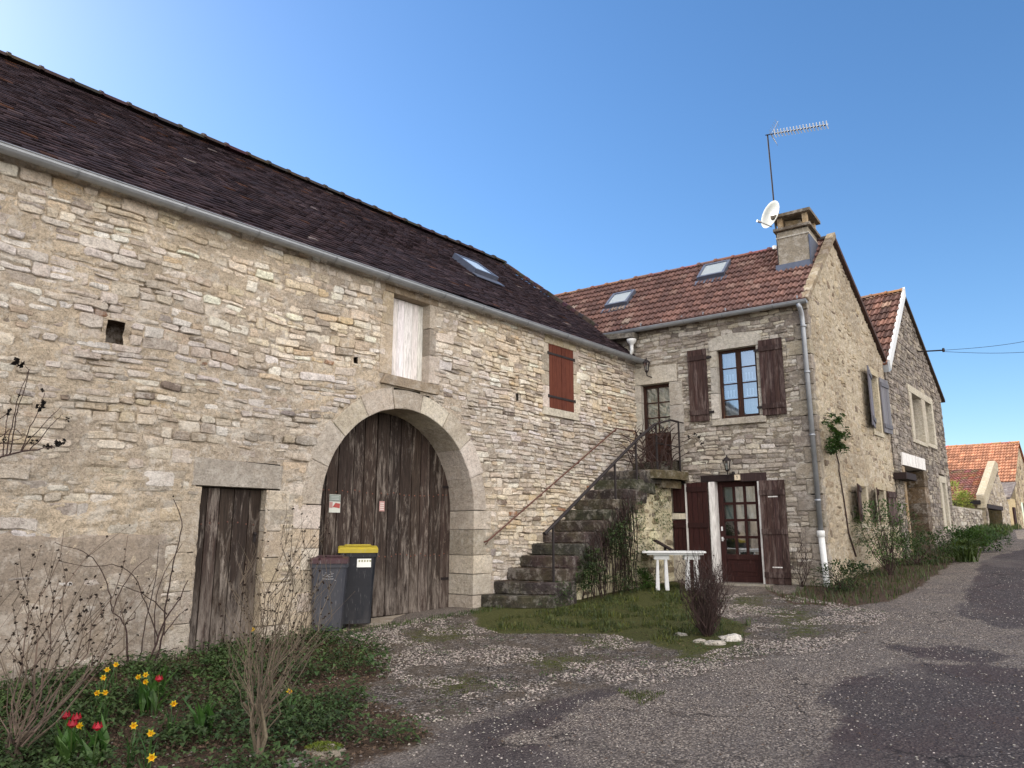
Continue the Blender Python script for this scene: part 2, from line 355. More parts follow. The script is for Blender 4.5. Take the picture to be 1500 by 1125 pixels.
def masonry(f, s0, s1, z0, z1, cuts=(), pal=PAL_BARN, hr=(.09, .17), wr=(.16, .5), prd=(.008, .03), top=None, seed=1, wamp=.03,
            level=.012, lamp=.012, mcol=c8(188, 164, 126), mstep=.045, lod=2, thin=None, density=1.0, split=.55, level_fn=None, gap=.006, wave=1.0, mcol_fn=None, col_fn=None):
    R.seed(seed); mb = MB()
    def warp(a, z):
        q = noise.noise(Vector((a*.55*wave, z*.8, seed)))*wamp*1.6+noise.noise(Vector((a*2.3, z*1.7, seed+9)))*wamp*.4
        return a+noise.noise(Vector((a*.9, z*2.1, seed+5)))*wamp*.5, z+q
    z = z0
    while z < z1:
        h = R.uniform(*hr); zb = z+h
        cc = [c for fn in cuts for c in fn(z, zb)]
        a0, a1 = s0, s1
        if top is not None:
            a0, a1 = top(zb-.02)
            if a1-a0 < .1: z = zb; continue
        for x0, x1 in sub_intervals(a0, a1, cc):
            x = x0
            while x < x1-.01:
                tf = thin(x, z) if thin else 0
                w = R.uniform(*wr)*(1.0 if R.random() > .15 else 1.5)
                if x1-(x+w) < wr[0]*.6: w = x1-x
                r = R.random()
                def st(a, b, c, d):
                    if R.random() > density: return
                    p = R.uniform(*prd)
                    cl = pick(pal)
                    if col_fn: cl = col_fn(a, c, cl)
                    stone(mb, f, a, b, c, d, p, cl, warp, 0, gap, lod)
                if h > .1 and r < split+tf*.5:
                    k = 3 if (h > .15 and R.random() < .25+tf*.6) else 2
                    zz = z
                    hs = [R.uniform(.6, 1.4) for _ in range(k)]; q = h/sum(hs)
                    for hh in hs:
                        if w > .3 and R.random() < .6: m_ = x+w*R.uniform(.35, .65); st(x, m_, zz, zz+hh*q); st(m_, x+w, zz, zz+hh*q)
                        else: st(x, x+w, zz, zz+hh*q)
                        zz += hh*q
                elif w > .36 and h < .12: m_ = x+w*R.uniform(.4, .6); st(x, m_, z, zb); st(m_, x+w, z, zb)
                else: st(x, x+w, z, zb)
                x += w
        z = zb
    # mortar sheet
    ns = int((s1-s0)/mstep)+1; nz = int((z1-z0)/mstep)+1
    idx = {}; vs = []; fs = []; cols = []
    for j in range(nz+1):
        for i in range(ns+1):
            a = s0+(s1-s0)*i/ns; zz = z0+(z1-z0)*j/nz
            lv = level_fn(a, zz) if level_fn else level
            e = lv+lamp*(noise.noise(Vector((a*5, zz*8, seed)))+.8*noise.noise(Vector((a*17, zz*17, seed+3)))+.5*noise.noise(Vector((a*1.3, zz*1.3, seed+4))))
            idx[i, j] = len(vs); vs.append(f.P(a, zz, e))
    for j in range(nz):
        for i in range(ns):
            am = s0+(s1-s0)*(i+.5)/ns; zm = z0+(z1-z0)*(j+.5)/nz; dz = mstep*.5
            bad = False
            for fn in cuts:
                for c0, c1 in fn(zm-dz+.03, zm+dz-.03+.04) if False else fn(zm-.035, zm+.035):
                    if c0+.04 < am < c1-.04: bad = True
            if top is not None:
                t0, t1 = top(zm)
                if am < t0-.02 or am > t1+.02: bad = True
            if not bad:
                fs.append((idx[i, j], idx[i+1, j], idx[i+1, j+1], idx[i, j+1]))
                cols.append(mcol_fn(am, zm) if mcol_fn else mcol)
    b = len(mb.v); mb.v.extend([tuple(p) for p in vs])
    for fc, cl in zip(fs, cols): mb.f.append(tuple(b+i for i in fc)); mb.m.append(1); mb.c.append(cl)
    return mb
def blocks(mb, f, out_list, n0, n1, ch=.006, cols=None, jit=.004, mat=0):
    for o in out_list: mb.prism(f, o, n0, n1+R.uniform(-.004, .004), ch, mat, cols or pick(PAL_DRS), jit)
PAL_DRS = [(c8(204, 192, 175), 4), (c8(194, 181, 162), 4), (c8(180, 167, 148), 3), (c8(194, 177, 150), 1.5), (c8(156, 146, 134), 1)]
PAL_DRS_GREY = [(c8(182, 176, 164), 4), (c8(198, 192, 178), 3), (c8(168, 160, 146), 3)]
def jamb(mb, f, edge, side, z0, z1, wr, n0, n1, pal=PAL_DRS, hs=(.22, .42)):
    z = z0; k = 0
    while z < z1-.02:
        h = R.uniform(*hs)
        if z1-(z+h) < .15: h = z1-z
        w = R.uniform(*wr) if k % 2 else wr[0]+(wr[1]-wr[0])*R.uniform(.5, 1)
        a, b = (edge, edge+w) if side > 0 else (edge-w, edge)
        mb.prism(f, [(a, z+.004), (b, z+.004), (b, z+h-.004), (a, z+h-.004)], n0, n1+R.uniform(-.004, .005), .007, 0, pick(pal), .003)
        z += h; k += 1
# ------------------------------------------------------------------ joinery
def planks(mb, f, s0, s1, zb, zt, n0, n1, w=.13, gap=.006, cols=None, mat=0, vary=.18, ch=.004):
    k = max(1, round((s1-s0)/w)); 
    ws = [R.uniform(.8, 1.2) for _ in range(k)]; q = (s1-s0)/sum(ws); a = s0
    for x in ws:
        b = a+x*q; t0 = zt(a+gap/2) if callable(zt) else zt; t1 = zt(b-gap/2) if callable(zt) else zt
        pts = [(a+gap/2, zb), (b-gap/2, zb)]
        if callable(zt):
            for i in range(5): aa = b-gap/2-(b-a-gap)*i/4; pts.append((aa, zt(aa)))
        else: pts += [(b-gap/2, t1), (a+gap/2, t0)]
        j = R.uniform(1-vary, 1+vary)
        mb.prism(f, pts, n0, n1+R.uniform(-.002, .002), ch, mat, (j, j*R.uniform(.96, 1.02), j*R.uniform(.94, 1.04)))
        a = b
def shutter(parent, f, s0, s1, z0, z1, n0, mat, name='shutter', rails=(.12, .88), rail_in=False, hinge=True, lab=None, w=.11):
    mb = MB(); planks(mb, f, s0, s1, z0, z1, n0, n0+.028, w)
    for r in rails:
        zz = z0+(z1-z0)*r; mb.prism(f, [(s0, zz-.05), (s1, zz-.05), (s1, zz+.05), (s0, zz+.05)], n0+.026, n0+.05, .005, 0, (.8, .8, .8))
    o = mb.build(name, mat, parent)
    if lab: o['label'] = lab
    return o
def window(parent, f, s0, s1, z0, z1, n, cols, rows, frame_mat, leaf_div=True, fw=.045, bar=.022, curtain='curtain', name='window', panel=0.0, cur_z=None):
    fm = MB()
    for a, b, c, d in ((s0, s0+fw, z0, z1), (s1-fw, s1, z0, z1), (s0+fw, s1-fw, z0, z0+fw*1.2), (s0+fw, s1-fw, z1-fw, z1)):
        fm.box(f, a, b, c, d, n-.03, n+.035, ch=.005)
    zb = z0+fw*1.2
    if panel:
        fm.box(f, s0+fw, s1-fw, zb, zb+panel, n-.015, n+.008, ch=.004); fm.box(f, s0+fw, s1-fw, zb+panel-.05, zb+panel+.05, n-.02, n+.028, ch=.005)
        fm.box(f, s0+fw+.08, s1-fw-.08, zb+.08, zb+panel-.12, n+.006, n+.02, ch=.01); zb += panel+.05
    m_ = (s0+s1)/2
    if leaf_div: fm.box(f, m_-.05, m_+.05, z0+fw, z1-fw, n-.02, n+.03, ch=.006)
    for i in range(1, cols):
        a = s0+fw+(s1-s0-2*fw)*i/cols
        if leaf_div and abs(a-m_) < .03: continue
        fm.box(f, a-bar/2, a+bar/2, zb, z1-fw, n-.012, n+.02, ch=.003)
    for j in range(1, rows):
        zz = zb+(z1-fw-zb)*j/rows; fm.box(f, s0+fw, s1-fw, zz-bar/2, zz+bar/2, n-.012, n+.018, ch=.003)
    o = fm.build(name, frame_mat, parent)
    g = MB(); g.add([f.P(s0+fw, zb, n), f.P(s1-fw, zb, n), f.P(s1-fw, z1-fw, n), f.P(s0+fw, z1-fw, n)], [(0, 1, 2, 3)]); g.build('pane', M['glass'], o)
    if curtain:
        c = MB(); k = 28; z_lo, z_hi = cur_z or (zb, z1-fw)
        pts = [f.P(s0+fw+(s1-s0-2*fw)*i/k, z, n-.08+.012*math.sin(i*1.9)) for z in (z_lo, z_hi) for i in range(k+1)]
        c.add(pts, [(i, i+1, k+2+i, k+1+i) for i in range(k)]); c.build('curtain', M[curtain], o)
    d = MB(); d.add([f.P(s0, z0, n-.3), f.P(s1, z0, n-.3), f.P(s1, z1, n-.3), f.P(s0, z1, n-.3)], [(0, 1, 2, 3)])
    for a in (s0, s1): d.add([f.P(a, z0, n-.3), f.P(a, z0, n-.02), f.P(a, z1, n-.02), f.P(a, z1, n-.3)], [(0, 1, 2, 3)])
    for z in (z0, z1): d.add([f.P(s0, z, n-.3), f.P(s1, z, n-.3), f.P(s1, z, n-.02), f.P(s0, z, n-.02)], [(0, 1, 2, 3)])
    d.build('dark_room', M['dark'], o)
    return o
# ------------------------------------------------------------------ roofs
def flat_tiles(mb, o, u, v, lo, hi, length, w=.17, ex=.115, col=None, th=.014, lift=.02):
    u, v = V(*u), V(*v); nn = np.cross(u, v); nn /= np.linalg.norm(nn)
    if nn[2] < 0: nn = -nn
    rows = int(length/ex)+1
    for j in range(rows):
        y = j*ex; a0, a1 = lo(y), hi(y); off = (j % 2)*w/2+R.uniform(-.01, .01)
        wob = .012*noise.noise(Vector((j*.9, 2, 1)))
        k = int((a1-a0)/w)+2
        for i in range(k):
            x0 = a0+i*w-off; x1 = x0+w-.004
            if x1 < a0 or x0 > a1: continue
            x0 = max(x0, a0); x1 = min(x1, a1)
            if x1-x0 < .03: continue
            dy = R.uniform(-.008, .008); l = lift+R.uniform(-.005, .009); t = R.uniform(-.006, .006)
            sag = .055*noise.noise(Vector((x0*.35, y*.5, 4)))
            B = o+u*x0+v*(y+dy); C = o+u*x1+v*(y+dy+R.uniform(-.004, .004)); T = v*(ex*1.25)
            p = [B+nn*(l+t+sag), C+nn*(l-t+sag), C+T+nn*(.004+sag), B+T+nn*(.004+sag), B+nn*(l+t+sag-th), C+nn*(l-t+sag-th)]
            mb.add(p, [(0, 1, 2, 3), (4, 5, 1, 0), (3, 4, 0), (1, 5, 2)], 0, col(x0, y))
def mech_tiles(mb, o, u, v, a0, a1, length, w=.235, ex=.33, col=None, holes=()):
    u, v = V(*u), V(*v); nn = np.cross(u, v); nn /= np.linalg.norm(nn)
    if nn[2] < 0: nn = -nn
    prof = [(0, .034), (.12, .046), (.22, .012), (.33, .004), (.42, .030), (.52, .036), (.62, .028), (.72, .004), (.88, .006), (1.0, .020)]
    rows = int(math.ceil(length/ex)); cols = int((a1-a0)/w)+1
    for j in range(rows):
        y = j*ex; y1 = min(y+ex+.03, length+.02)
        for i in range(cols):
            x = a0+i*w+(w/2 if False else 0)
            ww = min(w, a1-x)
            if ww < .05: continue
            xc, yc = x+ww/2, y+ex/2
            if any(h[0] < xc < h[1] and h[2] < yc < h[3] for h in holes): continue
            l = R.uniform(0, .008); dy = R.uniform(-.006, .006)
            top = []; bot = []; low = []
            for q, hh in prof:
                p = o+u*(x+q*ww); low.append(p+v*(y+dy)+nn*(hh+.044+l)); top.append(p+v*y1+nn*(hh*.9+.004)); bot.append(p+v*(y+dy+.004)+nn*(hh*.4+.004))
            k = len(prof); c = col(xc, yc)
            mb.add(low+top+bot, [(m, m+1, k+m+1, k+m) for m in range(k-1)]+[(2*k+m, 2*k+m+1, m+1, m) for m in range(k-1)], 0, c)
def ridge(mb, a, b, r=.1, seg=.4, col=None, k=7, bumpy=.02):
    a, b = V(*a), V(*b); L = np.linalg.norm(b-a); t = (b-a)/L; side = np.cross(t, V(0, 0, 1)); n = int(L/seg)
    for i in range(n):
        p0 = a+t*(L*i/n); p1 = a+t*(L*(i+1)/n+.05); dz = R.uniform(-.008, .008); e0 = r*R.uniform(1.02, 1.12)
        vs = []
        for p, rr in ((p0, e0+bumpy), (p0+t*.05, e0+bumpy), (p0+t*.055, e0*.93), (p1, e0*.9)):
            for j in range(k):
                w = math.pi*j/(k-1); vs.append(p+side*math.cos(w)*rr*1.15+V(0, 0, math.sin(w)*rr*.9+dz-.02))
        mb.add(vs, [(m*k+j, m*k+j+1, (m+1)*k+j+1, (m+1)*k+j) for m in range(3) for j in range(k-1)]+[tuple(range(k))], 0, col())
def gutter(parent, pts, r=.07, mat=None, name='gutter', seams=2.0):
    mb = MB(); a, b = V(*pts[0]), V(*pts[1]); L = np.linalg.norm(b-a); t = (b-a)/L; side = np.cross(t, V(0, 0, 1)); side /= np.linalg.norm(side)
    k = 9; n = max(2, int(L/.5)); vs = []
    for i in range(n+1):
        p = a+t*L*i/n
        for rr in (r, r*.9):
            for j in range(k): w = math.pi*(1+j/(k-1)); vs.append(p+side*math.cos(w)*rr+V(0, 0, math.sin(w)*rr))
    fs = []
    for i in range(n):
        for q in (0, k):
            for j in range(k-1): A = i*2*k+q+j; B = A+2*k; fs.append((A, A+1, B+1, B))
    mb.add(vs, fs)
    for end in (0, n): b0 = end*2*k; mb.add([vs[b0+j] for j in range(k)], [tuple(range(k))])
    x = .3
    while x < L:
        p = a+t*x; vs = [p+t*d+side*math.cos(math.pi*(1+j/(k-1)))*r*1.06+V(0, 0, math.sin(math.pi*(1+j/(k-1)))*r*1.06) for d in (-.012, .012) for j in range(k)]
        mb.add(vs, [(j, j+1, k+j+1, k+j) for j in range(k-1)], 0, (.75, .75, .75)); x += seams*R.uniform(.4, .6)
    for sgn in (1, -1): mb.tube([a+side*sgn*r+V(0, 0, .002), b+side*sgn*r+V(0, 0, .002)], .009, 5)
    return mb.build(name, mat or M['zinc'], parent)
class Plan:      # outline in (s, n) of a wall frame, extruded upwards
    def __init__(s, f): s.f = f
    def P(s, a, b, c=0.0): return s.f.P(a, c, b)
BP, HP, LP_ = Plan(BARN), Plan(HOUSE), Plan(LANE)
def root_at(f, s, n): 
    p = f.P(s, 0, n); return (p[0], p[1], gz(p[0], p[1]))
def slab(mb, f, poly, n0, n1, mat=0, col=(1, 1, 1), ch=.004): mb.prism(f, poly, n0, n1, ch, mat, col, back=True)
# =============================================================== BARN
barn = thing('stone_barn', 'long rubble stone barn with an arched cart door and a dark tiled roof', 'barn', root_at(BARN, 3, 0))
AC, AZ, AR = 3.07, 1.97, 1.44
WZ1 = 5.36
cuts = [rect_cut(-.02, .86, -1, 2.14), rect_cut(-.15, 0, -1, 1.95), rect_cut(-.12, 1.05, 2.12, 2.44), rect_cut(.8, 1.7, -1, 1.05), rect_cut(.82, 1.08, 1.0, 2.14),
        arch_cut(AC, AZ, AR+.27), rect_cut(2.61, 3.60, 3.76, 5.16), rect_cut(6.38, 7.38, 3.78, 5.24),
        rect_cut(-1.21, -.94, 3.61, 3.85), rect_cut(2.02, 2.17, 3.92, 4.05), rect_cut(5.53, 5.69, 3.88, 4.02)]
def thin_fn(s, z): return max(0, min(1, (s-1.5)/3))
def barn_level(s, z):
    v = .021-.024*sst(3.8, 7, s)
    v -= .10*max(0, noise.noise(Vector((s*1.3, z*8.5, 77)))-.20)
    if z < 2.6: v += .010*(1-sst(2.0, 2.8, z))*(1-sst(4, 6, s))
    v += .008*noise.noise(Vector((s*.45, z*.6, 31)))
    v -= .07*max(0, noise.noise(Vector((s*1.9, z*5.5, 33)))-.22)
    return v
def barn_mcol(s, z):
    a, b = c8(212, 194, 168), c8(192, 177, 158)
    t = sst(-.25, .35, noise.noise(Vector((s*.5, z*.7, 12)))+(.25 if s > 5 else 0)); j = 1+.15*noise.noise(Vector((s*4, z*6, 3)))
    if s > 4.5: t = min(1, t+.3)
    return tuple((a[i]*(1-t)+b[i]*t)*j for i in range(3))
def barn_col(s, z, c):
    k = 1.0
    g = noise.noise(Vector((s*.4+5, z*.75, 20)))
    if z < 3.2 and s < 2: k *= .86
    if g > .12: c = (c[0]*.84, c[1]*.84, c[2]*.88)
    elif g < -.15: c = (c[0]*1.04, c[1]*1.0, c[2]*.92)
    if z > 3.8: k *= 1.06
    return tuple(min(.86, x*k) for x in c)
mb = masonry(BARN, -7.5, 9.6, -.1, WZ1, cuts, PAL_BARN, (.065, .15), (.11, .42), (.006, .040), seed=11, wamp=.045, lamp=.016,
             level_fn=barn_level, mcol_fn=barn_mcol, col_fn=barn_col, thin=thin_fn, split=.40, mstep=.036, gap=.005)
# the big flat stones by the small door and beside the arch
R.seed(5)
for o in ([(.90, 1.70), (1.30, 1.72), (1.33, 2.08), (1.0, 2.12), (.88, 2.0)], [(-.75, 2.05), (-.2, 2.07), (-.18, 2.3), (-.72, 2.28)]): mb.prism(BARN, o, -.02, .03, .012, 0, c8(168, 158, 142), .006)
for q in ((-1.075, 3.73, .15, .13), (2.09, 3.98, .085, .075), (5.61, 3.95, .09, .08)):   # putlog holes
    a, z, w, h = q; P = [BARN.P(a+i*w, z+j*h, n) for n in (-.26, .012) for i, j in ((-1, -1), (1, -1), (1, 1), (-1, 1))]
    mb.add(P, [(0, 1, 2, 3), (0, 1, 5, 4), (1, 2, 6, 5), (2, 3, 7, 6), (3, 0, 4, 7)], 0, c8(96, 78, 62))
# closed rear, ends
RN, RZ = -3.7, 8.42
for a in (-7.5, 9.62):
    mb.add([BARN.P(a, -.2, -.05), BARN.P(a, -.2, 2*RN), BARN.P(a, 5.3, 2*RN), BARN.P(a, RZ-.08, RN), BARN.P(a, 5.3, -.05)], [(0, 1, 2, 3, 4)], 0, c8(180, 166, 140))
mb.add([BARN.P(-7.5, -.2, 2*RN), BARN.P(9.6, -.2, 2*RN), BARN.P(9.6, 5.3, 2*RN), BARN.P(-7.5, 5.3, 2*RN)], [(0, 1, 2, 3)], 0, c8(180, 166, 140))
mb.build('wall', [M['rubble'], M['mortar']], barn)
mb = MB(); mb.add([BARN.P(-7.4, -.1, -.62), BARN.P(9.5, -.1, -.62), BARN.P(9.5, 5.3, -.62), BARN.P(-7.4, 5.3, -.62)], [(0, 1, 2, 3)]); mb.build('interior', M['dark'], barn)
# cement patch at the lower left
mb = MB(); st = .07; cols_ = {}
R.seed(3)
na, nz = int((7.5-.28)/st), 30
for j in range(nz+1):
    for i in range(na+1):
        a = -7.5+(7.5-.28)*i/na; zt = 1.62+.07*noise.noise(Vector((a*1.5, 0, 2)))+.03*noise.noise(Vector((a*7, 0, 2)))
        z = -.1+(zt+.1)*j/nz; e = .040+.008*noise.noise(Vector((a*2, z*2, 8)))+.003*noise.noise(Vector((a*9, z*9, 8)))
        if j == nz: e = 0
        if i == na: e = -.01
        mb.v.append(tuple(BARN.P(a, z, e)))
for j in range(nz):
    for i in range(na):
        A = j*(na+1)+i; mb.f.append((A, A+1, A+na+2, A+na+1)); mb.m.append(0)
        g = .9+.25*noise.noise(Vector((i*.11, j*.12, 5))); mb.c.append(tuple(x*g for x in c8(150, 137, 122)))
mb.build('cement_render', M['cement'], barn, smooth=True)
# arch surround
R.seed(21); mb = MB(); nv = 9; angs = [math.pi*i/nv for i in range(nv+1)]
for i in range(nv):
    a0, a1 = angs[i]+.002, angs[i+1]-.002; rr = AR+R.uniform(.27, .33)
    o = [(AC+AR*math.cos(a0+(a1-a0)*t/4), AZ+AR*math.sin(a0+(a1-a0)*t/4)) for t in range(5)]
    o = [(AC+rr*math.cos(a1+(a0-a1)*t/4), AZ+rr*math.sin(a1+(a0-a1)*t/4)) for t in range(4, -1, -1)][::1]+o[::-1]
    o = o[::-1]
    # outline order: inner arc then outer arc back
    o = [(AC+AR*math.cos(a1+(a0-a1)*t/4), AZ+AR*math.sin(a1+(a0-a1)*t/4)) for t in range(5)]+[(AC+rr*math.cos(a0+(a1-a0)*t/4), AZ+rr*math.sin(a0+(a1-a0)*t/4)) for t in range(5)]
    mb.prism(BARN, o, -.56, .034+R.uniform(-.004, .004), .008, 0, pick([(c8(200, 190, 174), 3), (c8(188, 177, 160), 3), (c8(178, 166, 148), 2)]), .003)
jamb(mb, BARN, AC-AR, -1, .28, AZ-.005, (.22, .42), -.56, .034)
jamb(mb, BARN, AC+AR, 1, .28, AZ-.005, (.26, .5), -.56, .034)
mb.build('arch_surround', M['dressed'], barn)
mb = MB(); mb.prism(BARN, [(AC-AR-.35, .2), (AC+AR+.02, .22), (AC+AR+.02, .435), (AC-AR-.35, .37)], -.6, .16, .02, 0, c8(176, 162, 140), .004)
mb.build('threshold', M['dressed'], barn)
# cart door
def door_top(a): return AZ+math.sqrt(max(0, (AR+.02)**2-(a-AC)**2)) if abs(a-AC) < AR+.02 else AZ
R.seed(9)
leaves = []
for nm, a, b in (('door_leaf', AC-AR-.01, 2.95), ('door_leaf', 2.96, AC+AR+.01)):
    mb = MB(); planks(mb, BARN, a, b, .42, door_top, -.545, -.505, .22, .014, vary=.38, ch=.008)
    o = mb.build(nm, M['door_wood'], barn); leaves.append(o)
    nb = MB()
    for z in (1.28, 2.2):
        x = a+.1
        while x < b-.05:
            nb.lathe(BARN.P(x, z+R.uniform(-.02, .02), -.506), [(.013, 0), (.010, .006), (0, .009)], BARN.n, 6, 0, (1.6, 1.5, 1.4)); x += .1*R.uniform(.8, 1.3)
    nb.build('nail', M['rust'], o)
    for z in (.9, 2.35):
        hb = MB(); 
        e0 = a+.03 if a < 2 else b-.03; e1 = e0+(.16 if a < 2 else -.16)
        hb.box(BARN, min(e0, e1), max(e0, e1), z-.02, z+.02, -.505, -.495); hb.build('hinge', M['iron'], o)
mb = MB(); mb.add([BARN.P(AC-AR-.1, .3, -.56), BARN.P(AC+AR+.1, .3, -.56), BARN.P(AC+AR+.1, 3.5, -.56), BARN.P(AC-AR-.1, 3.5, -.56)], [(0, 1, 2, 3)])
mb.build('door_backing', M['dark'], barn)
def px_on(f, n, x0, y0, x1, y1):
    a, z1 = hit(f, x0, y0, n); b, z0 = hit(f, x1, y1, n); return a, b, z0, z1
for lab, bx_, strips in (('white and red notice on the left door leaf', (483, 724, 498, 751), 0), ('small red lettered notice on the right door leaf', (556, 734, 563, 749), 1)):
    a, b, z0, z1 = px_on(BARN, -.5, *bx_); mb = MB(); mb.box(BARN, a, b, z0, z1, -.504, -.5, 0, (.55, .56, .5) if strips == 0 else (.4, .22, .2))
    H_ = z1-z0; W_ = b-a
    if strips == 0:
        mb.box(BARN, a, b, z0+H_*.62, z0+H_*.65, -.5, -.498, 0, (.02, .02, .02)); mb.box(BARN, a+.003, b-.003, z0+H_*.66, z1-.005, -.5, -.498, 0, (.22, .25, .22))
        for r_ in range(3): mb.box(BARN, a+W_*.15, b-W_*.15, z0+H_*(.72+.08*r_), z0+H_*(.74+.08*r_), -.498, -.497, 0, (.5, .52, .5))
        mb.prism(BARN, [(a+W_*.3, z0+H_*.3), (b-W_*.05, z0+H_*.24), (b-W_*.03, z0+H_*.5), (a+W_*.55, z0+H_*.54)], -.5, -.4975, .0005, 0, (.35, .06, .05))
        mb.box(BARN, a+.002, a+W_*.3, z0+H_*.25, z0+H_*.58, -.5, -.498, 0, (.4, .22, .2))
    else:
        for r_ in range(4): mb.box(BARN, a+W_*.15, b-W_*.15, z0+H_*(.15+.2*r_), z0+H_*(.24+.2*r_), -.5, -.498, 0, (.6, .55, .5))
    o = mb.build('notice', M['paper'], leaves[strips]); o['label'] = lab
# small door
R.seed(31); mb = MB(); planks(mb, BARN, 0, .84, .27, 2.13, -.13, -.095, .16, .011, vary=.32, ch=.007)
sd = mb.build('door', M['door_wood'], barn); sd['label'] = 'narrow weathered plank door under the grey lintel'
mb = MB()
for z in (1.72,):
    for x in (.1, .2, .31, .42, .55, .66, .76): mb.lathe(BARN.P(x, z+R.uniform(-.02, .02), -.096), [(.012, 0), (.01, .006), (0, .009)], BARN.n, 6)
mb.build('nail', M['rust'], sd)
mb = MB(); mb.box(BARN, .765, .80, 1.5, 1.62, -.096, -.085); mb.lathe(BARN.P(.782, 1.6, -.085), [(.018, 0), (.018, .02), (0, .024)], BARN.n, 8); mb.build('latch', M['iron'], sd)
mb = MB(); mb.prism(BARN, [(-.12, 2.135), (1.03, 2.14), (1.04, 2.43), (-.1, 2.46)], -.3, .04, .012, 0, c8(166, 158, 146), .006); mb.build('lintel', M['dressed'], barn)
mb = MB(); jamb(mb, BARN, -.005, -1, .15, 1.96, (.16, .33), -.3, .036, hs=(.3, .55)); mb.prism(BARN, [(-.3, 1.96), (-.005, 1.96), (-.005, 2.13), (-.28, 2.13)], -.3, .03, .008, 0, c8(178, 166, 146)); mb.build('jamb', M['dressed'], barn); mb = MB()
jamb(mb, BARN, .845, 1, .15, 1.02, (.55, .76), -.3, .028, hs=(.3, .5)); jamb(mb, BARN, .845, 1, 1.02, 2.13, (.26, .4), -.3, .030, hs=(.2, .34))
mb.build('jamb', M['dressed'], barn)
mb = MB(); mb.prism(BARN, [(-.1, .12), (.95, .12), (.95, .275), (-.1, .265)], -.3, .12, .015, 0, c8(150, 144, 132)); mb.build('doorstep', M['dressed'], barn)
# loft door
R.seed(14); mb = MB(); planks(mb, BARN, 2.70, 3.50, 3.88, 5.13, -.17, -.14, .13, .004, vary=.06)
o = mb.build('loft_door', M['white_wood'], barn); o['label'] = 'flaking white plank hatch high above the arch'
mb = MB(); jamb(mb, BARN, 2.74, -1, 3.88, 5.14, (.16, .26), -.2, .030, hs=(.5, .75)); mb.build('jamb', M['dressed'], barn); mb = MB(); jamb(mb, BARN, 3.48, 1, 3.88, 5.14, (.14, .26), -.2, .026, hs=(.38, .5)); mb.build('jamb', M['dressed'], barn)
mb = MB(); mb.prism(BARN, [(2.52, 3.73), (3.66, 3.70), (3.70, 3.86), (2.6, 3.88)], -.2, .075, .015, 0, c8(150, 134, 112), .01); mb.build('sill', M['dressed'], barn)
mb = MB(); mb.prism(BARN, [(2.56, 5.135), (3.66, 5.135), (3.66, 5.26), (2.56, 5.26)], -.2, .028, .01, 0, c8(150, 132, 108), .006); mb.build('lintel', M['dressed'], barn)
# red shuttered opening
R.seed(15); mb = MB(); jamb(mb, BARN, 6.50, -1, 3.88, 5.11, (.14, .24), -.2, .030, hs=(.22, .42)); jamb(mb, BARN, 7.28, 1, 3.88, 5.11, (.12, .26), -.2, .028, hs=(.2, .4))
mb.prism(BARN, [(6.3, 3.74), (7.44, 3.74), (7.42, 3.88), (6.32, 3.88)], -.2, .045, .01, 0, c8(196, 188, 170)); mb.prism(BARN, [(6.4, 5.11), (7.4, 5.11), (7.4, 5.28), (6.4, 5.28)], -.2, .03, .008, 0, c8(190, 176, 146))
mb.build('window_surround', M['dressed'], barn)
for a, b in ((6.505, 6.885), (6.893, 7.275)):
    mb = MB(); planks(mb, BARN, a, b, 3.885, 5.105, 0.0, .03, .13, .003, vary=.08)
    o = mb.build('shutter', M['red_wood'], barn)
    for z in (4.1, 4.92):
        hb = MB(); hb.box(BARN, a-.02, b+.02, z-.02, z+.02, .03, .042); hb.lathe(BARN.P(b+.03 if b > 7 else a-.03, z-.03, .03), [(.02, 0), (.02, .06), (0, .062)], (0, 0, 1), 6); hb.build('hinge', M['iron'], o)
# roof
SL = math.hypot(3.82, RZ-5.37); ev = (BARN.n*(-3.82)+V(0, 0, RZ-5.37))/SL; EO = BARN.P(0, 5.37, .12)
def barn_tile_col(x, y):
    b = R.choices([c8(56, 43, 46), c8(47, 36, 40), c8(66, 51, 53), c8(78, 63, 63), c8(140, 128, 124), c8(84, 54, 38)], [5, 6, 4, .8, .07, .2+.9*(y > SL-.5)])[0]
    j = R.uniform(.8, 1.15); return tuple(v*j for v in b)
def vend(y): return 9.82-.40*y/SL
R.seed(40); mb = MB(); flat_tiles(mb, EO, BARN.d, ev, lambda y: -7.7, vend, SL-.02, .165, .112, barn_tile_col)
s0 = MB()
for (a0, a1) in ((-7.7, 9.8),):
    mb.add([BARN.P(a0, 5.33, .12), BARN.P(vend(0), 5.33, .12), BARN.P(vend(SL), RZ-.04, RN), BARN.P(a0, RZ-.04, RN), BARN.P(a0, 5.33, 2*RN-.12), BARN.P(9.6, 5.33, 2*RN-.12)], [(0, 1, 2, 3), (3, 2, 5, 4)], 0, c8(60, 46, 48))
x = 0
while x < SL:      # raised mortar verge against the house
    p = EO+ev*x+BARN.d*(vend(x)-.02); L = R.uniform(.1, .16); nn = np.cross(BARN.d, ev); nn = nn*(1 if nn[2] > 0 else -1)
    mb.obox(p+ev*L/2+nn*.035, BARN.d*R.uniform(.05, .07), ev*L*.52, nn*R.uniform(.035, .05), 0, tuple(v*R.uniform(.6, 1.1) for v in c8(92, 78, 72))); x += L
roof = mb.build('roof', M['flat_tile'], barn)
mb = MB(); R.seed(41); ridge(mb, BARN.P(-7.6, RZ+.03, RN), BARN.P(9.4, RZ+.03, RN), .11, .42, lambda: tuple(v*R.uniform(.7, 1.2) for v in c8(62, 52, 48)), bumpy=.012)
mb.build('ridge_tiles', M['flat_tile'], roof, smooth=False)
gutter(barn, [BARN.P(-7.6, 5.315, .19), BARN.P(9.72, 5.30, .19)], .075)
